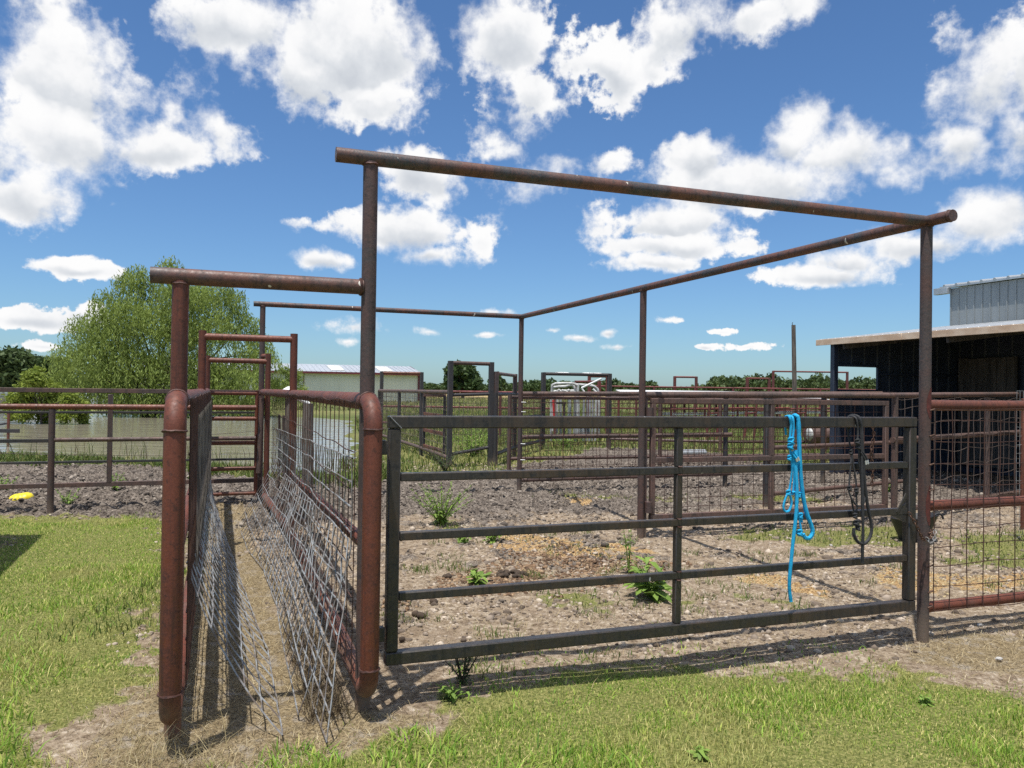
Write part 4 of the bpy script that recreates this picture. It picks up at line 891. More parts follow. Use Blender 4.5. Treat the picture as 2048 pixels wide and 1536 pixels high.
# ------------------------------------------------------------------ shed and barn on the right
UF, UB = 10.9, 14.3
fa, fb = PU(1643, 681, UF), PU(2048, 652, UF); zF = (fa.z+fb.z)/2; vE = uv(*PU(1668, 785, UF).xy)[1]; vO = uv(*fa.xy)[1]; vN = -2.5
zB = PU(1905, 655, UB).z+.02
t = thing('lean_to_shed', 'open black metal lean-to shed with dusty cream roof edge', 'shed', w(UF, vE))
rf = MB(); vs = []
for v in (vO, vN):
    for u, z in ((UF-.12, zF+.0), (UB+.02, zB+.0), (UB+.02, zB-.04), (UF-.12, zF-.045)): vs.append(w(u, v, z))
rf.add(vs, [(0, 4, 5, 1), (3, 2, 6, 7), (0, 1, 2, 3), (4, 7, 6, 5), (0, 3, 7, 4), (1, 5, 6, 2)])
for k in range(60):
    v = vO-.1-k*.2
    if v > vN: rf.bar(w(UF-.12, v, zF+.012), w(UB, v, zB+.012), .05, .025, .006)
rf.build('roof', M['galv'], t, 0)
for k in range(5): v = vE-.3-k*2.4; MB().bar(w(UF-.05, v, zF-.13), w(UB, v, zB-.13), .05, .14, .003).build('rafter', M['plank'], t)
fz = MB(); va = vO
for ln in (2.2, 2.9, 3.0, 3.0, 3.0):
    if va-ln < vN-.5: ln = va-vN
    if ln > .05: fz.box(w(UF-.135, va-ln/2, zF-.045), EV*(ln/2-.004), EU*.014, EZ*.058, .004); va -= ln
fz.build('fascia', M['fascia'], t)
MB().bar(w(UF, vE, -.2), w(UF, vE, zF-.05), .11, .11, .005, EU).build('corner_post', M['blackwall'], t)
MB().bar(w(UF, .4, -.2), w(UF, .4, zF-.05), .1, .1, .005, EU).build('post', M['blackwall'], t)
# end wall with window opening
w1, w2 = PV(1673, 727, vE+.03), PV(1752, 733, vE+.03); ws = PV(1752, 782, vE+.03)
ua, ub = uv(*w1.xy)[0]+.02, uv(*w2.xy)[0]; zt_, zs_ = (w1.z+w2.z)/2, ws.z
def ribwall(mb, p0, e, L, z0f, z1f, nrm, thick=.02, rib=.3):
    n = max(1, int(L/rib)); p0 = Vector(p0)
    for i in range(n):
        a0, a1 = L*i/n, L*(i+1)/n; am = (a0+a1)/2; zb0, zt0 = z0f(am), z1f(am)
        mb.box(p0+e*am+EZ*(zb0+zt0)/2, e*((a1-a0)/2), nrm*thick/2, EZ*((zt0-zb0)/2))
        mb.box(p0+e*a0+nrm*(thick/2+.008)+EZ*(zb0+zt0)/2, e*.014, nrm*.008, EZ*((zt0-zb0)/2-.002))
    return mb
def ribs(o, mat):
    o.data.materials.append(M[mat]); n = len(o.data.polygons); o.data.polygons.foreach_set('material_index', np.array([(i//6) % 2 for i in range(n)], np.int32)); return o
zr = lambda du: zF+(zB-zF)*du/(UB-UF)-.06
ew = MB()
ribwall(ew, w(UF+.06, vE+.02), EU, ua-UF-.06, lambda s: -.1, lambda s: zr(s+.06), -EV)
ribwall(ew, w(ua, vE+.02), EU, ub-ua, lambda s: zt_, lambda s: zr(s+ua-UF), -EV)
ribwall(ew, w(ua, vE+.02), EU, ub-ua, lambda s: -.1, lambda s: zs_, -EV)
ribwall(ew, w(ub, vE+.02), EU, UB-ub, lambda s: -.1, lambda s: zr(s+ub-UF), -EV)
ribs(ew.build('end_wall', M['blackwall'], t, 0), 'rib')
fr_ = MB(); fr_.bar(w(ua, vE-.02, zt_-.02), w(ub, vE-.02, zt_-.02), .05, .045, .003); fr_.bar(w(ua, vE-.02, zs_), w(ub, vE-.02, zs_), .06, .05, .003)
fr_.bar(w(ub, vE-.02, zs_+.03), w(ub, vE-.02, zt_-.045), .05, .05, .003, EU); fr_.bar(w(ub+.05, vE-.03, zs_+.35), w(UB, vE-.03, zs_+.35), .04, .05, .003); fr_.build('window_frame', M['blackwall'], t)
bw = MB(); ribwall(bw, w(UB, vE), -EV, vE-vN, lambda s: -.1, lambda s: zB-.06, -EU); ribs(bw.build('back_wall', M['blackwall'], t, 0), 'rib')
dl, dr_ = PU(1917, 718, UB-.1), PU(2036, 718, UB-.1); dz = PU(1930, 930, UB-.1).z
dv0, dv1 = uv(*dl.xy)[1], uv(*dr_.xy)[1]; nP = 6; pk = MB()
for i in range(nP):
    va, vb = dv0+(dv1-dv0)*i/nP, dv0+(dv1-dv0)*(i+1)/nP; jz = random.uniform(-.02, .02)
    pk.box(w(UB-.1-random.uniform(0, .012), (va+vb)/2, (dl.z+dz)/2+jz), EV*((va-vb)/2-.003), EU*.012, EZ*(dl.z-dz)/2, .002)
pk.build('plank_door', M['plank'], t)
t = thing('metal_barn', 'tall grey ribbed metal barn rising behind the black lean-to shed', 'barn', w(UB+.2, 3))
zE = PU(1905, 577, UB+.1).z; vb_ = uv(*PU(1905, 577, UB+.1).xy)[1]
bw = MB(); ribwall(bw, w(UB+.08, vb_), -EV, vb_+5, lambda s: zB-.3, lambda s: zE, -EU, .03, .19); bw.build('wall', M['barn'], t, 0)
bw = MB(); ribwall(bw, w(UB+.1, vb_+.02), EU, 7, lambda s: -.1, lambda s: zE+.12*s-.02, EV, .03, .3); bw.build('gable_wall', M['barn'], t, 0)
rf = MB(); vs = []
for v in (vb_+.22, -5): vs += [w(UB-.03, v, zE+.05), w(UB+7, v, zE+.9), w(UB+7, v, zE+.86), w(UB-.03, v, zE+.01)]
rf.add(vs, [(0, 4, 5, 1), (3, 2, 6, 7), (0, 1, 2, 3), (4, 7, 6, 5), (0, 3, 7, 4), (1, 5, 6, 2)])
for k in range(40): v = vb_+.1-k*.305; rf.tube([w(UB-.035, v, zE+.055), w(UB+7, v, zE+.905)], .035, 8)
rf.build('roof', M['galv'], t, 30)
gt = MB(); gt.box(w(UB-.02, vb_+.16, zE-.05), EV*.18, EU*.06, EZ*.07, .004); gt.build('gutter', M['galv'], t)
# ------------------------------------------------------------------ white metal building far behind
K = Vector((-12.2, 104, 0)); Lb, Db, ze, zr_ = 33, 14, 3.72, 4.85
t = thing('metal_building', 'long beige metal building with pale roof and maroon trim beyond the pond', 'building', K)
wl = MB(); ribwall(wl, K-EU*Lb, EU, Lb, lambda s: -.2, lambda s: ze, -EV, .05, .6); ribwall(wl, K, EV, Db, lambda s: -.2, lambda s: ze+(zr_-ze)*(1-abs(s-Db/2)/(Db/2))-.1, EU, .05, .6); wl.build('wall', M['bwall'], t, 0)
rf = MB(); e0, e1 = K-EU*(Lb+.3), K+EU*.35
for va, vb, za, zb2 in ((-.75, Db/2, ze-.02, zr_), (Db+.5, Db/2, ze-.05, zr_)):
    vs = [e0+EV*va+EZ*za, e1+EV*va+EZ*za, e1+EV*vb+EZ*zb2, e0+EV*vb+EZ*zb2]; vs += [p-EZ*.08 for p in vs]
    rf.add(vs, [(0, 1, 2, 3), (7, 6, 5, 4), (0, 4, 5, 1), (1, 5, 6, 2), (2, 6, 7, 3), (3, 7, 4, 0)])
for k in range(56): s = k/55; rf.bar(e0.lerp(e1, s)-EV*.74+EZ*(ze+.02), e0.lerp(e1, s)+EV*Db/2+EZ*(zr_+.03), .07, .05, 0)
rf.build('roof', M['broof'], t, 0)
for px in (664, 764):
    c = DD(px, 734, 106); s = (c-K).dot(EU); sk = MB(); f0 = lambda v: ze+(zr_-ze)*(v+.75)/(Db/2+.75)+.055
    vs = [K+EU*(s-.7)+EV*.9+EZ*f0(.9), K+EU*(s+.9)+EV*.9+EZ*f0(.9), K+EU*(s+.9)+EV*5.4+EZ*f0(5.4), K+EU*(s-.7)+EV*5.4+EZ*f0(5.4)]; vs += [p-EZ*.03 for p in vs]
    sk.add(vs, [(0, 1, 2, 3), (0, 4, 5, 1), (1, 5, 6, 2), (2, 6, 7, 3), (3, 7, 4, 0)]); sk.build('skylight', M['skylight'], t, 0)
tm = MB(); tm.bar(e0-EV*.78+EZ*(ze-.12), e1-EV*.78+EZ*(ze-.12), .06, .26, 0); tm.bar(K-EV*.04+EU*.02, K-EV*.04+EU*.02+EZ*(ze-.1), .3, .3, 0, EU)
lp = DD(608, 770, 98.5); s = (lp-K).dot(EU); tm.bar(K+EU*s-EV*.06, K+EU*s-EV*.06+EZ*(ze-.1), .26, .08, 0, EU)
tm.bar(e1-EV*.75+EZ*(ze-.1), e1+EV*Db/2+EZ*(zr_-.05), .05, .24, 0); tm.build('trim', M['maroon'], t, 0)
MB().box(K+EU*(s-.75)-EV*.12+EZ*3.0, EU*.28, EV*.1, EZ*.16, .02).build('wall_light', M['white'], t)

# invented roof, out of view at left, added to cast the lawn's shadow
so = Vector((-5.55, 7.85, 0)); t = thing('added_shade_roof', 'unseen tin roof added to cast the shadow corner on the lawn at left', 'shade caster', so)
c0 = Vector((-5.28, 8.0, 2.4)); e_a = Vector((-.955, -.29, 0)).normalized(); e_b = Vector((.36, -.93, 0)).normalized()
rf = MB(); vs = [c0, c0+e_a*3.5, c0+e_a*3.5+e_b*2.6, c0+e_b*2.6]; vs += [p-EZ*.05 for p in vs]; rf.add(vs, [(3, 2, 1, 0), (4, 5, 6, 7), (0, 1, 5, 4), (1, 2, 6, 5), (2, 3, 7, 6), (3, 0, 4, 7)]); rf.build('roof', M['galv'], t, 0)
for p in (c0+e_a*.5+e_b*.3, c0+e_a*3, c0+e_a*3.2+e_b*2.3): MB().pipe(Vector((p.x, p.y, -.1)), p-EZ*.04, .05, 10).build('post', M['brown'], t)

# ------------------------------------------------------------------ trees
def leaves(cent, rad, n, size, droop=.0, asp=2.5, shell=.55, flat=1.0, cl=None):
    cent = np.array(cent, float); rad = np.array(rad, float); p = rad**2/np.sum(rad**2); k = rng.choice(len(cent), n, p=p)
    d = rng.normal(size=(n, 3)); d /= np.linalg.norm(d, axis=1)[:, None]; rr = rad[k]*(shell+(1-shell)*rng.random(n))*(.82+.36*rng.random(n))
    c = cent[k]+d*rr[:, None]*np.array([1, 1, flat])
    ax = rng.normal(size=(n, 3)); ax[:, 2] = ax[:, 2]*(1-droop)-droop*2.2; ax /= np.linalg.norm(ax, axis=1)[:, None]
    b_ = np.cross(ax, rng.normal(size=(n, 3))); b_ /= np.linalg.norm(b_, axis=1)[:, None]+1e-9
    s = size*rng.uniform(.6, 1.4, n)[:, None]; L, B = ax*s, b_*s/asp
    return np.stack([c-L, c+B*.9-L*.1, c+L, c-B*.9+L*.1], 1)
def leafobj(name, V, mat, parent=None):
    n = len(V); return np_obj(name, V.reshape(-1, 3), None, mat, parent, 0, quads=np.arange(n*4).reshape(n, 4))
# willow
wt = DD(330, 838, 44); wt.z = -.1
t = thing('willow_tree', 'broad light green willow tree on the far pond bank', 'tree', wt)
cx, cy = wt.x, wt.y; cents = []; rads = []; trunk = MB()
outline = [(125, 760, .9), (135, 715, 1.0), (165, 665, 1.0), (200, 650, 1.0), (215, 610, .9), (255, 570, .8), (275, 553, .7), (300, 585, 1.0), (340, 540, .7), (355, 600, 1.2), (395, 600, 1.1), (440, 590, .9), (465, 600, .8), (470, 640, .9), (500, 655, .8), (515, 690, .8), (530, 720, .8), (490, 720, 1.0), (500, 770, 1.0), (535, 770, .7), (180, 720, 1.2), (230, 680, 1.2), (260, 630, 1.2), (310, 650, 1.3), (370, 670, 1.3), (430, 660, 1.2), (210, 760, 1.2), (270, 730, 1.3), (330, 740, 1.3), (400, 740, 1.3), (450, 760, 1.2), (160, 790, 1.0), (240, 800, 1.1), (310, 800, 1.1), (380, 800, 1.1), (450, 805, 1.0), (510, 805, .8), (560, 770, .5)]
for px, py, rr in outline:
    for dy in ((-1.6, 1.6) if rr > 1.05 else (random.uniform(-1.5, 1.5),)):
        p = DD(px, py, 44+dy); cents.append(p); rads.append(rr)
for k in range(7):
    tgt = cents[random.randrange(len(cents))]; a = wt+Vector((random.uniform(-1.2, 1.2), random.uniform(-.6, .6), 0)); mid = a.lerp(tgt, .5)+EZ*.5
    trunk.tube(spline([a-EZ*.3, a.lerp(mid, .5)+EZ*.3, mid, tgt], 4), [.17-.15*i/12 for i in range(13)], 7)
for c in cents[::2]:
    a = wt+EZ*random.uniform(1, 3)+Vector((random.uniform(-1.5, 1.5), 0, 0)); trunk.tube(spline([a, a.lerp(c, .55)+EZ*.5, Vector(c)+EZ*.3], 4), [.07-.06*i/8 for i in range(9)], 5)
trunk.build('trunk', M['bark'], t)
Vl = leaves(cents, rads, 62000, .10, .62, 3.4, .4, 1.0)
# hanging strands
n = 2600; k = rng.choice(len(cents), n); C = np.array([tuple(c) for c in cents])[k]; Rr = np.array(rads)[k]; d = rng.normal(size=(n, 3)); d /= np.linalg.norm(d, axis=1)[:, None]
st0 = C+d*Rr[:, None]*np.array([1.05, 1.05, .8]); L = rng.uniform(.4, 1.2, n); SV = []
for j in range(9):
    c = st0+np.stack([d[:, 0]*.12*j/9, d[:, 1]*.12*j/9, -L*j/9], 1)+rng.normal(0, .03, (n, 3)); ax = np.stack([rng.normal(0, .45, n), rng.normal(0, .45, n), -np.ones(n)], 1); ax /= np.linalg.norm(ax, axis=1)[:, None]
    b_ = np.cross(ax, rng.normal(size=(n, 3))); b_ /= np.linalg.norm(b_, axis=1)[:, None]; s = .1*rng.uniform(.7, 1.4, n)[:, None]
    SV.append(np.stack([c-ax*s, c+b_*s*.24, c+ax*s, c-b_*s*.24], 1))
leafobj('crown', np.concatenate([Vl]+SV), M['willow'], t)
# small shrub right of the willow, bush in the water
def simple_tree(name, label, cat, base, cents, rads, n, size, mat, droop=.2, asp=2, trunkr=.1, shell=.4, group=None):
    t = thing(name, label, cat, base, group); tb = MB()
    top = Vector(cents[int(np.argmax([c[2] for c in cents]))]); b0 = Vector(base)
    tb.tube([b0-EZ*.4, b0.lerp(top, .35), b0.lerp(top, .8)], [trunkr, trunkr*.8, trunkr*.2], 8)
    for c in cents[:10]: q = b0.lerp(top, random.uniform(.15, .5)); tb.tube([q, q.lerp(Vector(c), .6)+EZ*.1, Vector(c)], [trunkr*.5, trunkr*.3, trunkr*.08], 5)
    tb.build('trunk' if cat == 'tree' else 'stem', M['bark'], t); leafobj('crown' if cat == 'tree' else 'foliage', leaves(cents, rads, n, size, droop, asp, shell), M[mat], t); return t
def pix(lst, y, jy=1.0): return [DD(a, b_, y+random.uniform(-jy, jy)) for a, b_, r in lst], [r for a, b_, r in lst]
cs, rs = pix([(60, 755, .35), (75, 745, .3), (50, 780, .45), (85, 775, .5), (110, 785, .5), (30, 800, .45), (60, 805, .5), (100, 810, .55), (140, 800, .45), (160, 815, .45), (130, 828, .45), (90, 832, .45), (50, 828, .4), (25, 830, .3), (165, 835, .35), (15, 815, .3), (70, 760, .4)], 34, .8)
p = DD(85, 845, 34); p.z = -.3; simple_tree('water_bush', 'rounded yellow green bush standing in the pond at left', 'bush', p, cs, rs, 9000, .085, 'bush', .25, 2.2, .05, .3)
cs, rs = pix([(575, 770, .8), (590, 755, .8), (560, 790, .8), (600, 785, .7), (570, 740, .5)], 60, .6)
p = DD(580, 820, 60); p.z = 0; simple_tree('pond_shrub', 'small wispy shrub right of the willow before the barn', 'bush', p, cs, rs, 3000, .11, 'willow', .4, 3, .05, .3)
cs, rs = pix([(905, 745, 1.6), (912, 738, 1.4), (925, 742, 1.7), (938, 745, 1.6), (945, 755, 1.6), (930, 758, 2), (912, 760, 1.9), (950, 768, 1.5), (898, 765, 1.2), (928, 770, 1.9), (908, 772, 1.5), (943, 772, 1.5), (925, 735, 1.0)], 150, 2)
p = DD(926, 784, 150); p.z = 0; simple_tree('oak_tree', 'large dark rounded tree framed by the tall black arch', 'tree', p, cs, rs, 5000, .45, 'oak', .1, 1.6, .35, .4)
cs, rs = pix([(995, 748, .6), (995, 755, 1.1), (992, 763, 1.5), (999, 768, 1.6), (990, 772, 1.8)], 180, 2)
p = DD(994, 785, 180); p.z = 0; simple_tree('conical_tree', 'small pointed tree above the low brown arch', 'tree', p, cs, rs, 1600, .45, 'oak', .1, 1.6, .25, .4)
cs, rs = pix([(5, 720, 1.5), (25, 716, 1.5), (45, 721, 1.5), (15, 725, 2), (40, 730, 2), (5, 745, 2), (30, 755, 2)], 105, 2)
p = DD(20, 775, 105); p.z = 0; simple_tree('bank_tree', 'dark tree with rounded crown behind the yellow green bush', 'tree', p, cs, rs, 4200, .36, 'wood_leaf', .1, 1.6, .25, .4)
cs, rs = pix([(75, 730, 1.5), (95, 734, 1.6), (115, 736, 1.5), (85, 740, 2), (110, 745, 2), (70, 755, 1.8), (125, 735, 1.6)], 125, 2)
p = DD(95, 775, 125); p.z = 0; simple_tree('bank_tree', 'darker tree at the far left shore touching the willow', 'tree', p, cs, rs, 3800, .4, 'oak', .1, 1.6, .25, .4)
# far woods as masses
def woods(name, label, prof, y, n, size, mat):
    cs = []; rs = []
    for (x0, x1, top) in prof:
        px = x0
        while px < x1:
            sc_ = y/F; tp = top+random.uniform(-2, 3.5); hgt = 782+.0142*(px-1024)-tp; rr = max(3.0, hgt*.33)
            yy = y*random.uniform(.95, 1.12); pyy = tp+rr*.9; cs.append(DD(px, pyy, yy)); rs.append(rr*sc_*random.uniform(.85, 1.15))
            while pyy < 782+.0142*(px-1024)-rr*.4: pyy += rr*.9; cs.append(DD(px+random.uniform(-4, 4), pyy, yy*.99)); rs.append(rr*sc_*1.1)
            px += rr*.8
    return tag(leafobj(name, leaves(cs, rs, n, size, .05, 1.5, .5), M[mat]), label, None, None, 'stuff')
woods('woods', 'dense dark woodland filling the right horizon', [(1230, 1260, 778), (1385, 1425, 768), (1425, 1470, 752), (1470, 1490, 753), (1490, 1560, 749), (1560, 1600, 757), (1600, 1625, 757), (1625, 1665, 750), (1665, 1680, 758), (1680, 1710, 762), (1710, 1770, 754), (1770, 2100, 752)], 230, 26000, .55, 'wood_leaf')
woods('treeline', 'low distant tree line behind the middle pens', [(836, 900, 766), (950, 990, 768), (1000, 1045, 766), (1045, 1065, 763), (1065, 1085, 761), (1085, 1105, 758), (1105, 1120, 768), (1120, 1140, 763), (1140, 1170, 764), (1170, 1215, 764), (1215, 1230, 758), (1230, 1250, 764), (1250, 1290, 767), (1290, 1310, 762), (1310, 1390, 775)], 330, 16000, .7, 'oak')
woods('left_woods', 'dark shoreline trees across the water behind the willow', [(-300, 0, 705), (0, 130, 728), (130, 560, 748), (560, 600, 768)], 170, 14000, .5, 'oak')

# ------------------------------------------------------------------ weeds, dung, stones
def weed(name, label, base, nst, h, lf, mat, broad=2.6, spread=.3, cat='weed'):
    base = Vector(base); base.z = float(ground_z(np.array([base.x]), np.array([base.y]))[0]); t = thing(name, label, cat, base); sm_ = MB(); vs = []; n = 0
    for k in range(nst):
        a = random.uniform(0, 6.28); l = spread*random.uniform(.2, 1); hh = h*random.uniform(.55, 1.05); tip = base+Vector((math.cos(a)*l, math.sin(a)*l, hh)); mid = base.lerp(tip, .5)+Vector((0, 0, hh*.1))
        pts = spline([base, mid, tip], 4); sm_.tube(pts, [.005-.003*i/8 for i in range(9)], 5)
        m = int(hh/(lf*.32))+3
        for j in range(m):
            q = pts[min(8, int(8*(.12+.88*j/m)))]; aa = random.uniform(0, 6.28); el = random.uniform(-.25, .8); L = lf*random.uniform(.6, 1.2)*(1.15-.7*j/m); d = Vector((math.cos(aa)*math.cos(el), math.sin(aa)*math.cos(el), math.sin(el))); s = d.cross(EZ); s = s.normalized() if s.length > .01 else EU
            wd = L/broad/2; vs += [q, q+d*L*.35+s*wd+EZ*.01, q+d*L*.8+s*wd*.6-EZ*L*.1, q+d*L-EZ*L*.25, q+d*L*.8-s*wd*.6-EZ*L*.1, q+d*L*.35-s*wd+EZ*.01]; n += 1
    st = sm_.build('stem', M['bark'] if mat == 'dweed' else M[mat], t)
    lb = MB(); lb.add(vs, [tuple(range(i*6, i*6+6)) for i in range(n)]); lb.build('leaves', M[mat], t, 0); return t
weed('tall_weed', 'tall bright green leafy weed in the pen behind upper gate bars', G(882, 1052), 30, .5, .085, 'weed', 3.4, .46)
weed('dock_plant', 'big leafy dock plant below the gate brace in the pen', G(1300, 1196), 10, .34, .2, 'weed', 2.3, .22)
weed('dock_stalk', 'thin tall seeding weed stalk left of the big dock plant', G(1258, 1150), 4, .42, .07, 'weed', 3.5, .08)
weed('dark_weed', 'dark bushy weed at the foot of the gate by the lawn edge', G(925, 1372), 11, .22, .05, 'dweed', 4, .15)
weed('low_weed', 'small broad leaved weed left of the dung pile', G(958, 1168), 7, .1, .13, 'weed', 2.3, .2)
weed('low_weed', 'leafy weed clump under the tall weed behind the third bar', G(925, 1090), 9, .14, .1, 'weed', 2.3, .2)
weed('low_weed', 'leafy weed just right of clump under the third bar', G(985, 1086), 8, .12, .1, 'weed', 2.5, .2)
weed('low_weed', 'single flat weed in the front lawn towards the right', G(1850, 1408), 4, .04, .06, 'weed', 2.2, .06)
weed('low_weed', 'broad leaved weed at bottom edge of the front lawn', G(1400, 1525), 4, .05, .065, 'weed', 2.0, .07)
weed('low_weed', 'small weed at the lawn edge below the dark gate weed', G(905, 1400), 7, .09, .07, 'weed', 2.6, .12)
weed('low_weed', 'young weed below the black rope halter near wire gate', G(1778, 985), 6, .22, .09, 'weed', 2.6, .14)
weed('mud_weed', 'small green weed on the mud right of the yellow tub', G(135, 1012), 10, .22, .08, 'weed', 2.8, .22)
weed('mud_weed', 'weed sprouting under the square tube gate stile', G(228, 985), 10, .28, .09, 'weed', 2.8, .24)
weed('mud_weed', 'dark leafy weed at the left edge behind the yellow tub', G(5, 985), 10, .28, .1, 'weed', 2.4, .3)
weed('dry_weed', 'brown dry brush clump at the foot of the tall arch', G(890, 945), 26, .5, .07, 'dweed', 4, .5)
weed('mud_weed', 'green weed cluster near the white cattle squeeze fence', G(1130, 895), 22, .4, .14, 'weed', 2.6, .9)
weed('arch_weeds', 'leafy green weed stand growing inside the tall arch gate', G(948, 912), 40, .75, .13, 'weed', 2.6, 1.1)
def balls(name, label, base, n, rr, sp):
    mb = MB(); base = Vector(base); base.z = float(ground_z(np.array([base.x]), np.array([base.y]))[0])
    for k in range(n):
        a = random.uniform(0, 6.28); d = sp*math.sqrt(random.random()); mb.ball(base+Vector((math.cos(a)*d*1.5, math.sin(a)*d, rr*.6+max(0, sp-d)*.35*random.random())), rr*random.uniform(.7, 1.2), 9, 6, (1, 1, .8), .2)
    return solo(name, mb, M['dung'], label, 'dung', None, 180)
balls('dung_pile', 'brown pile of round dung balls behind the fourth gate bar', G(1022, 1152), 46, .021, .1)
balls('dung_pile', 'dung lumps beside the left gate stile below the fourth bar', G(838, 1232), 4, .028, .04)
balls('dung_pile', 'single dung clump left of the dung pile', G(897, 1156), 3, .026, .03)
balls('dung_pile', 'dung lump near the bottom gate rail at left', G(800, 1285), 4, .026, .04)
balls('dung_pile', 'dung lump in the dirt just above left bottom rail', G(858, 1206), 3, .026, .03)
for px, py, l in ((1662, 1092, 'pale stone below the blue halter loop'), (1960, 1252, 'small white scrap on the bare dirt under the red panel'), (1998, 1320, 'small pale stone on the bare dirt at right')):
    p = G(px, py); solo('stone', MB().ball(p+EZ*.008, .017, 8, 6, (1.3, 1, .6), .45), M['stone'], l, 'stone')

# ------------------------------------------------------------------ sun, sky with cumulus, camera
SUN = Vector((-.11, -.24, 1)).normalized(); el = math.asin(SUN.z); rot = math.atan2(SUN.x, SUN.y)
ld = bpy.data.lights.new('sun', 'SUN'); ld.energy = 4.9; ld.angle = R(.53); ld.color = (1, .96, .9)
lo = bpy.data.objects.new('sun', ld); COL.objects.link(lo); lo.rotation_euler = SUN.to_track_quat('Z', 'Y').to_euler(); lo.location = (0, 0, 30)
wd = bpy.data.worlds.new('World'); SC.world = wd; wd.use_nodes = True; nt = wd.node_tree
bg = nt.nodes['Background']; sk = nt.nodes.new('ShaderNodeTexSky'); sk.sky_type = 'NISHITA'; sk.sun_disc = False
sk.sun_elevation = el; sk.sun_rotation = rot; sk.altitude = 200; sk.air_density = 1.0; sk.dust_density = .6; sk.ozone_density = 1.6
nt.links.new(mix(nt, 1.0, sk.outputs[0], (.63, .88, 1.14), 'MULTIPLY'), bg.inputs[0]); bg.inputs[1].default_value = .096
gen = nt.nodes.new('ShaderNodeTexCoord').outputs['Generated']
nrm = nt.nodes.new('ShaderNodeVectorMath'); nrm.operation = 'NORMALIZE'; nt.links.new(gen, nrm.inputs[0]); dirv = nrm.outputs[0]
sx = nt.nodes.new('ShaderNodeSeparateXYZ'); nt.links.new(dirv, sx.inputs[0])
az = mth(nt, 'ARCTAN2', sx.outputs[0], sx.outputs[1]); ele = mth(nt, 'ARCSINE', sx.outputs[2])
cb = nt.nodes.new('ShaderNodeCombineXYZ'); nt.links.new(az, cb.inputs[0]); nt.links.new(ele, cb.inputs[1]); ae = cb.outputs[0]
ae0 = ae
# big-scale warp so the lobes lose their ellipse outline
def vn(scale, det, rough, off=0):
    n = nd(nt, 'ShaderNodeTexNoise', Scale=scale, Detail=det, Roughness=rough); m = nt.nodes.new('ShaderNodeVectorMath'); m.operation = 'ADD'; m.inputs[1].default_value = (off, off*1.3, off*.7)
    nt.links.new(ae, m.inputs[0]); nt.links.new(m.outputs[0], n.inputs['Vector']); return n
wn = vn(9, 4, .6, 2.2); wsub = nt.nodes.new('ShaderNodeVectorMath'); wsub.operation = 'SUBTRACT'; nt.links.new(wn.outputs['Color'], wsub.inputs[0]); wsub.inputs[1].default_value = (.5, .5, .5)
wmul = nt.nodes.new('ShaderNodeVectorMath'); wmul.operation = 'MULTIPLY_ADD'; wk = nt.nodes.new('ShaderNodeCombineXYZ'); kk = mr(nt, ele, .02, .36, .2, 1.0); nt.links.new(mth(nt, 'MULTIPLY', kk, .105), wk.inputs[0]); nt.links.new(mth(nt, 'MULTIPLY', kk, .075), wk.inputs[1])
nt.links.new(wsub.outputs[0], wmul.inputs[0]); nt.links.new(wk.outputs[0], wmul.inputs[1]); nt.links.new(ae0, wmul.inputs[2]); warp = wmul.outputs[0]
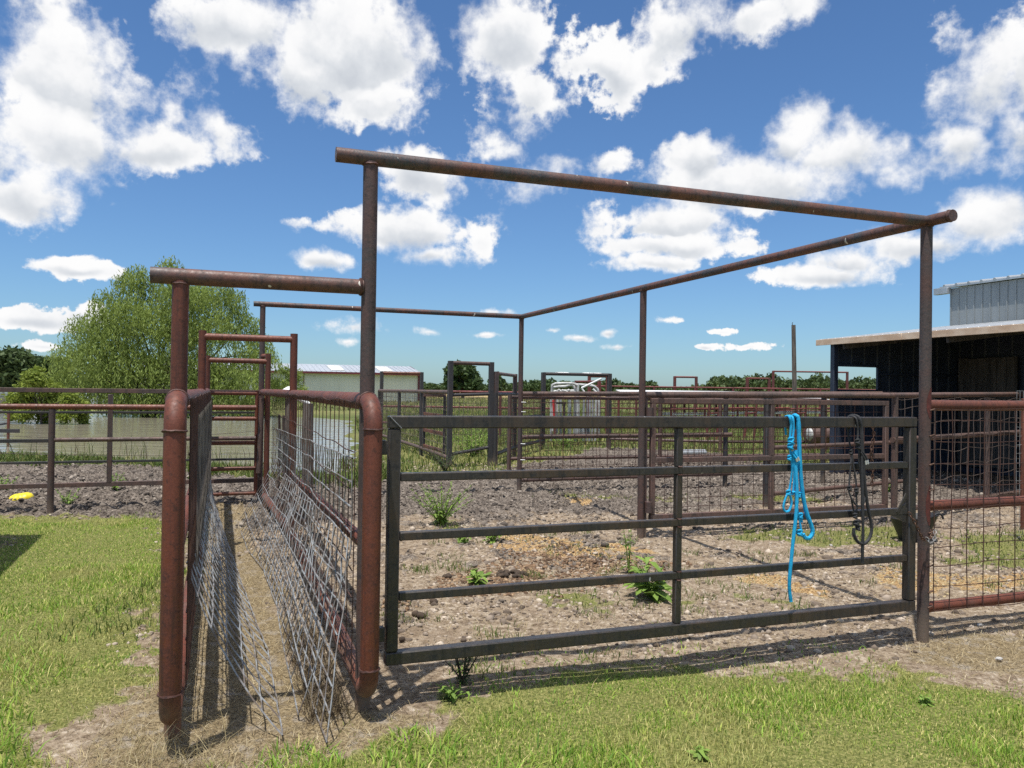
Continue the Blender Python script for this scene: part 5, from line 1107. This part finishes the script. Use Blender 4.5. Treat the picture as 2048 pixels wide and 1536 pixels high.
CL = [(1232, 692, 28, 7, 0, .65), (1415, 690, 26, 8, 0, .65), (862, 663, 30, 8, 0, .7), (970, 672, 30, 7, 0, .65), (695, 684, 24, 8, 0, .65), (140, 150, 115, 115, 0, 1), (130, 270, 140, 95, 0, 1), (60, 380, 85, 60, 0, 1), (290, 285, 120, 50, -12, 0.9), (440, 255, 75, 40, 25, 0.55), (375, 160, 60, 40, 0, 0.45), (470, 45, 130, 70, 0, 0.95), (690, 90, 190, 120, 0, 1.15), (740, 210, 110, 50, 0, 0.75), (620, 140, 110, 70, 20, 0.9), (1020, 75, 105, 95, 0, 1), (1050, 200, 75, 65, 0, 0.7), (1210, 140, 85, 60, 30, 0.8), (1340, 75, 130, 50, -25, 0.85), (1490, 35, 130, 40, -10, 0.7), (1310, 130, 60, 30, 0, 0.5), (1595, 275, 75, 65, 0, 1), (1680, 310, 110, 60, 0, 1), (1395, 330, 85, 50, 0, 1), (1500, 370, 240, 62, 0, 1.1), (1330, 440, 150, 50, 0, 1), (1350, 490, 150, 36, 0, 0.9), (1310, 527, 110, 20, 0, 0.8), (1790, 350, 60, 25, 10, 0.5), (1885, 300, 66, 48, 0, 0.85), (1990, 150, 75, 120, 10, 0.9), (2035, 260, 60, 60, 0, 0.8), (1905, 95, 30, 70, -20, 0.5), (1890, 190, 30, 50, 0, 0.4), (2100, 100, 70, 150, 0, 1), (1975, 435, 95, 55, 0, 1), (1850, 485, 110, 36, 0, 0.75), (1640, 553, 115, 24, 0, 0.95), (1690, 525, 75, 30, 0, 0.7), (850, 345, 95, 55, 0, 0.95), (800, 455, 135, 48, 0, 1.05), (850, 505, 70, 22, 0, 0.6), (1070, 365, 75, 40, 0, 0.55), (965, 475, 40, 45, 0, 0.5), (960, 300, 40, 30, 0, 0.4), (650, 525, 62, 22, 0, 0.95), (158, 532, 80, 22, 0, 1), (60, 636, 85, 22, 0, 0.85), (180, 630, 45, 18, 0, 0.8), (705, 657, 60, 14, 0, 0.6), (985, 623, 45, 9, 0, 0.7), (1155, 676, 34, 8, 0, 0.8), (1217, 664, 18, 9, 0, 0.9), (1500, 690, 40, 7, 0, 0.5), (640, 458, 45, 14, 0, 0.35), (1100, 660, 22, 5, 0, 0.5), (1330, 640, 30, 7, 0, 0.5), (1450, 660, 26, 6, 0, 0.55), (90, 690, 40, 8, 0, 0.5), (1230, 320, 40, 25, 0, 0.45), (330, 215, 30, 40, 0, 0.45), (1000, 290, 60, 30, 30, 0.4), (1130, 330, 40, 25, 0, 0.4), (1780, 330, 50, 40, 0, 0.45), (560, 90, 60, 60, 0, 0.6), (-200, 250, 260, 120, 0, 1), (2350, 420, 220, 90, 0, 1)]
FAR = [(0, 64, 170, 10, 1.0), (110, 30, 40, 13, 1.0), (-115, 34, 38, 13, 1.0), (180, 46, 50, 11, 1.0), (165, 20, 40, 8, 1.0), (-55, 40, 24, 12, 1), (62, 36, 26, 12, 1)]      # cumulus added overhead and behind for whiter ambient: azimuth, height, half sizes in degrees
def azel(px, py): d = ray(px, py); d = d/np.linalg.norm(d); return math.atan2(d[0], d[1]), math.asin(d[2])
field = ybest = None; wxy = nt.nodes.new('ShaderNodeSeparateXYZ'); nt.links.new(warp, wxy.inputs[0]); waz, wel = wxy.outputs[0], wxy.outputs[1]
LOBES = [azel(q[0], q[1])+(R(-q[4]), q[2]*1.04/F, q[3]*1.04/F, q[5], q[4]) for q in CL]+[(R(q[0]), R(q[1]), 0, R(q[2]), R(q[3]), q[4], 0) for q in FAR]
for (a, e_, rr_, ax_, ay_, st, ro) in LOBES:
    c_, s__ = math.cos(rr_), math.sin(rr_)
    lx = mth(nt, 'MULTIPLY_ADD', wel, s__/ax_, -(a*c_+e_*s__)/ax_); lx = mth(nt, 'MULTIPLY_ADD', waz, c_/ax_, lx)
    ly = mth(nt, 'MULTIPLY_ADD', wel, c_/ay_, -(-a*s__+e_*c_)/ay_)
    if ro: ly = mth(nt, 'MULTIPLY_ADD', waz, -s__/ay_, ly)
    ln = mth(nt, 'SQRT', mth(nt, 'MULTIPLY_ADD', lx, lx, mth(nt, 'MULTIPLY', ly, ly)))
    v = mth(nt, 'MULTIPLY_ADD', ln, -st, st)
    if field is None: field, ybest = v, ly
    else:
        t_ = mth(nt, 'MULTIPLY_ADD', mth(nt, 'SUBTRACT', v, field), 2.2, .5, clamp=True)
        ybest = mth(nt, 'MULTIPLY_ADD', mth(nt, 'SUBTRACT', ly, ybest), t_, ybest)
        field = mth(nt, 'SMOOTH_MAX', field, v, .12)
fld = mth(nt, 'MAXIMUM', field, -.6)
f1a = vn(16, 10, .60, 0).outputs['Fac']; f1b = vn(52, 6, .6, 1).outputs['Fac']; klo = mr(nt, ele, .07, .2); f1 = mth(nt, 'MULTIPLY_ADD', mth(nt, 'SUBTRACT', f1a, f1b), klo, f1b); f3 = vn(58, 8, .66, 5).outputs['Fac']
bil = mth(nt, 'ABSOLUTE', mth(nt, 'SUBTRACT', vn(30, 5, .5, 9).outputs['Fac'], .5))      # cauliflower heads
d1 = mth(nt, 'ADD', mth(nt, 'ADD', fld, mth(nt, 'MULTIPLY_ADD', f1, 1.6, -.79)), mth(nt, 'ADD', mth(nt, 'MULTIPLY_ADD', f3, .62, -.31), mth(nt, 'MULTIPLY_ADD', bil, -1.1, .1)))
wdt = mth(nt, 'MULTIPLY_ADD', mr(nt, vn(6, 2, .5, 3).outputs['Fac'], .38, .66), .62, .20)      # some rims crisp, some torn and wispy
alpha = mr(nt, mth(nt, 'DIVIDE', d1, wdt), -.06, 1.0); alpha = mth(nt, 'MULTIPLY', alpha, mr(nt, ele, -.01, .03))
# self-shading: undersides grey, tops and rims white, soft relief
g1 = vn(14, 5, .55, 0).outputs['Fac']; g2 = vn(14, 5, .55, .014).outputs['Fac']
thick = mr(nt, mth(nt, 'MULTIPLY_ADD', g1, .6, mth(nt, 'ADD', fld, -.3)), .06, .7)
under = mr(nt, mth(nt, 'MULTIPLY_ADD', g1, .9, mth(nt, 'SUBTRACT', -.45, ybest)), -.45, .75)
sh = mth(nt, 'ADD', mth(nt, 'MULTIPLY', mth(nt, 'MULTIPLY', thick, under), .80), mth(nt, 'MULTIPLY_ADD', mth(nt, 'SUBTRACT', g2, g1), 1.3, mth(nt, 'MULTIPLY', bil, .25)), clamp=True)
ccol = ramp(nt, sh, [(0, (1.0, 1.0, 1.0)), (.18, (.95, .955, .965)), (.45, (.74, .77, .81)), (.8, (.56, .60, .66))])
bc = nt.nodes.new('ShaderNodeBackground'); nt.links.new(ccol, bc.inputs[0]); bc.inputs[1].default_value = .85
mx = nt.nodes.new('ShaderNodeMixShader'); nt.links.new(alpha, mx.inputs[0]); nt.links.new(bg.outputs[0], mx.inputs[1]); nt.links.new(bc.outputs[0], mx.inputs[2])
nt.links.new(mx.outputs[0], nt.nodes['World Output'].inputs['Surface'])
wd.cycles.sampling_method = 'MANUAL'; wd.cycles.sample_map_resolution = 512
cd = bpy.data.cameras.new('camera'); cam = bpy.data.objects.new('camera', cd); COL.objects.link(cam); SC.camera = cam
cd.sensor_width = 36; cd.lens = F/2048*36; cd.clip_start = .05; cd.clip_end = 9000
from mathutils import Matrix
cam.matrix_world = Matrix.Translation((0, 0, CH)) @ Matrix.Rotation(math.pi/2+PITCH, 4, 'X') @ Matrix.Rotation(ROLL, 4, 'Z')
SC.view_settings.view_transform = 'Standard'; SC.view_settings.look = 'None'; SC.view_settings.exposure = .22; SC.view_settings.gamma = 1
SC.render.film_transparent = False
SC.cycles.max_bounces = 6; SC.cycles.diffuse_bounces = 3; SC.cycles.glossy_bounces = 3; SC.cycles.transmission_bounces = 4
SC.cycles.use_denoising = False
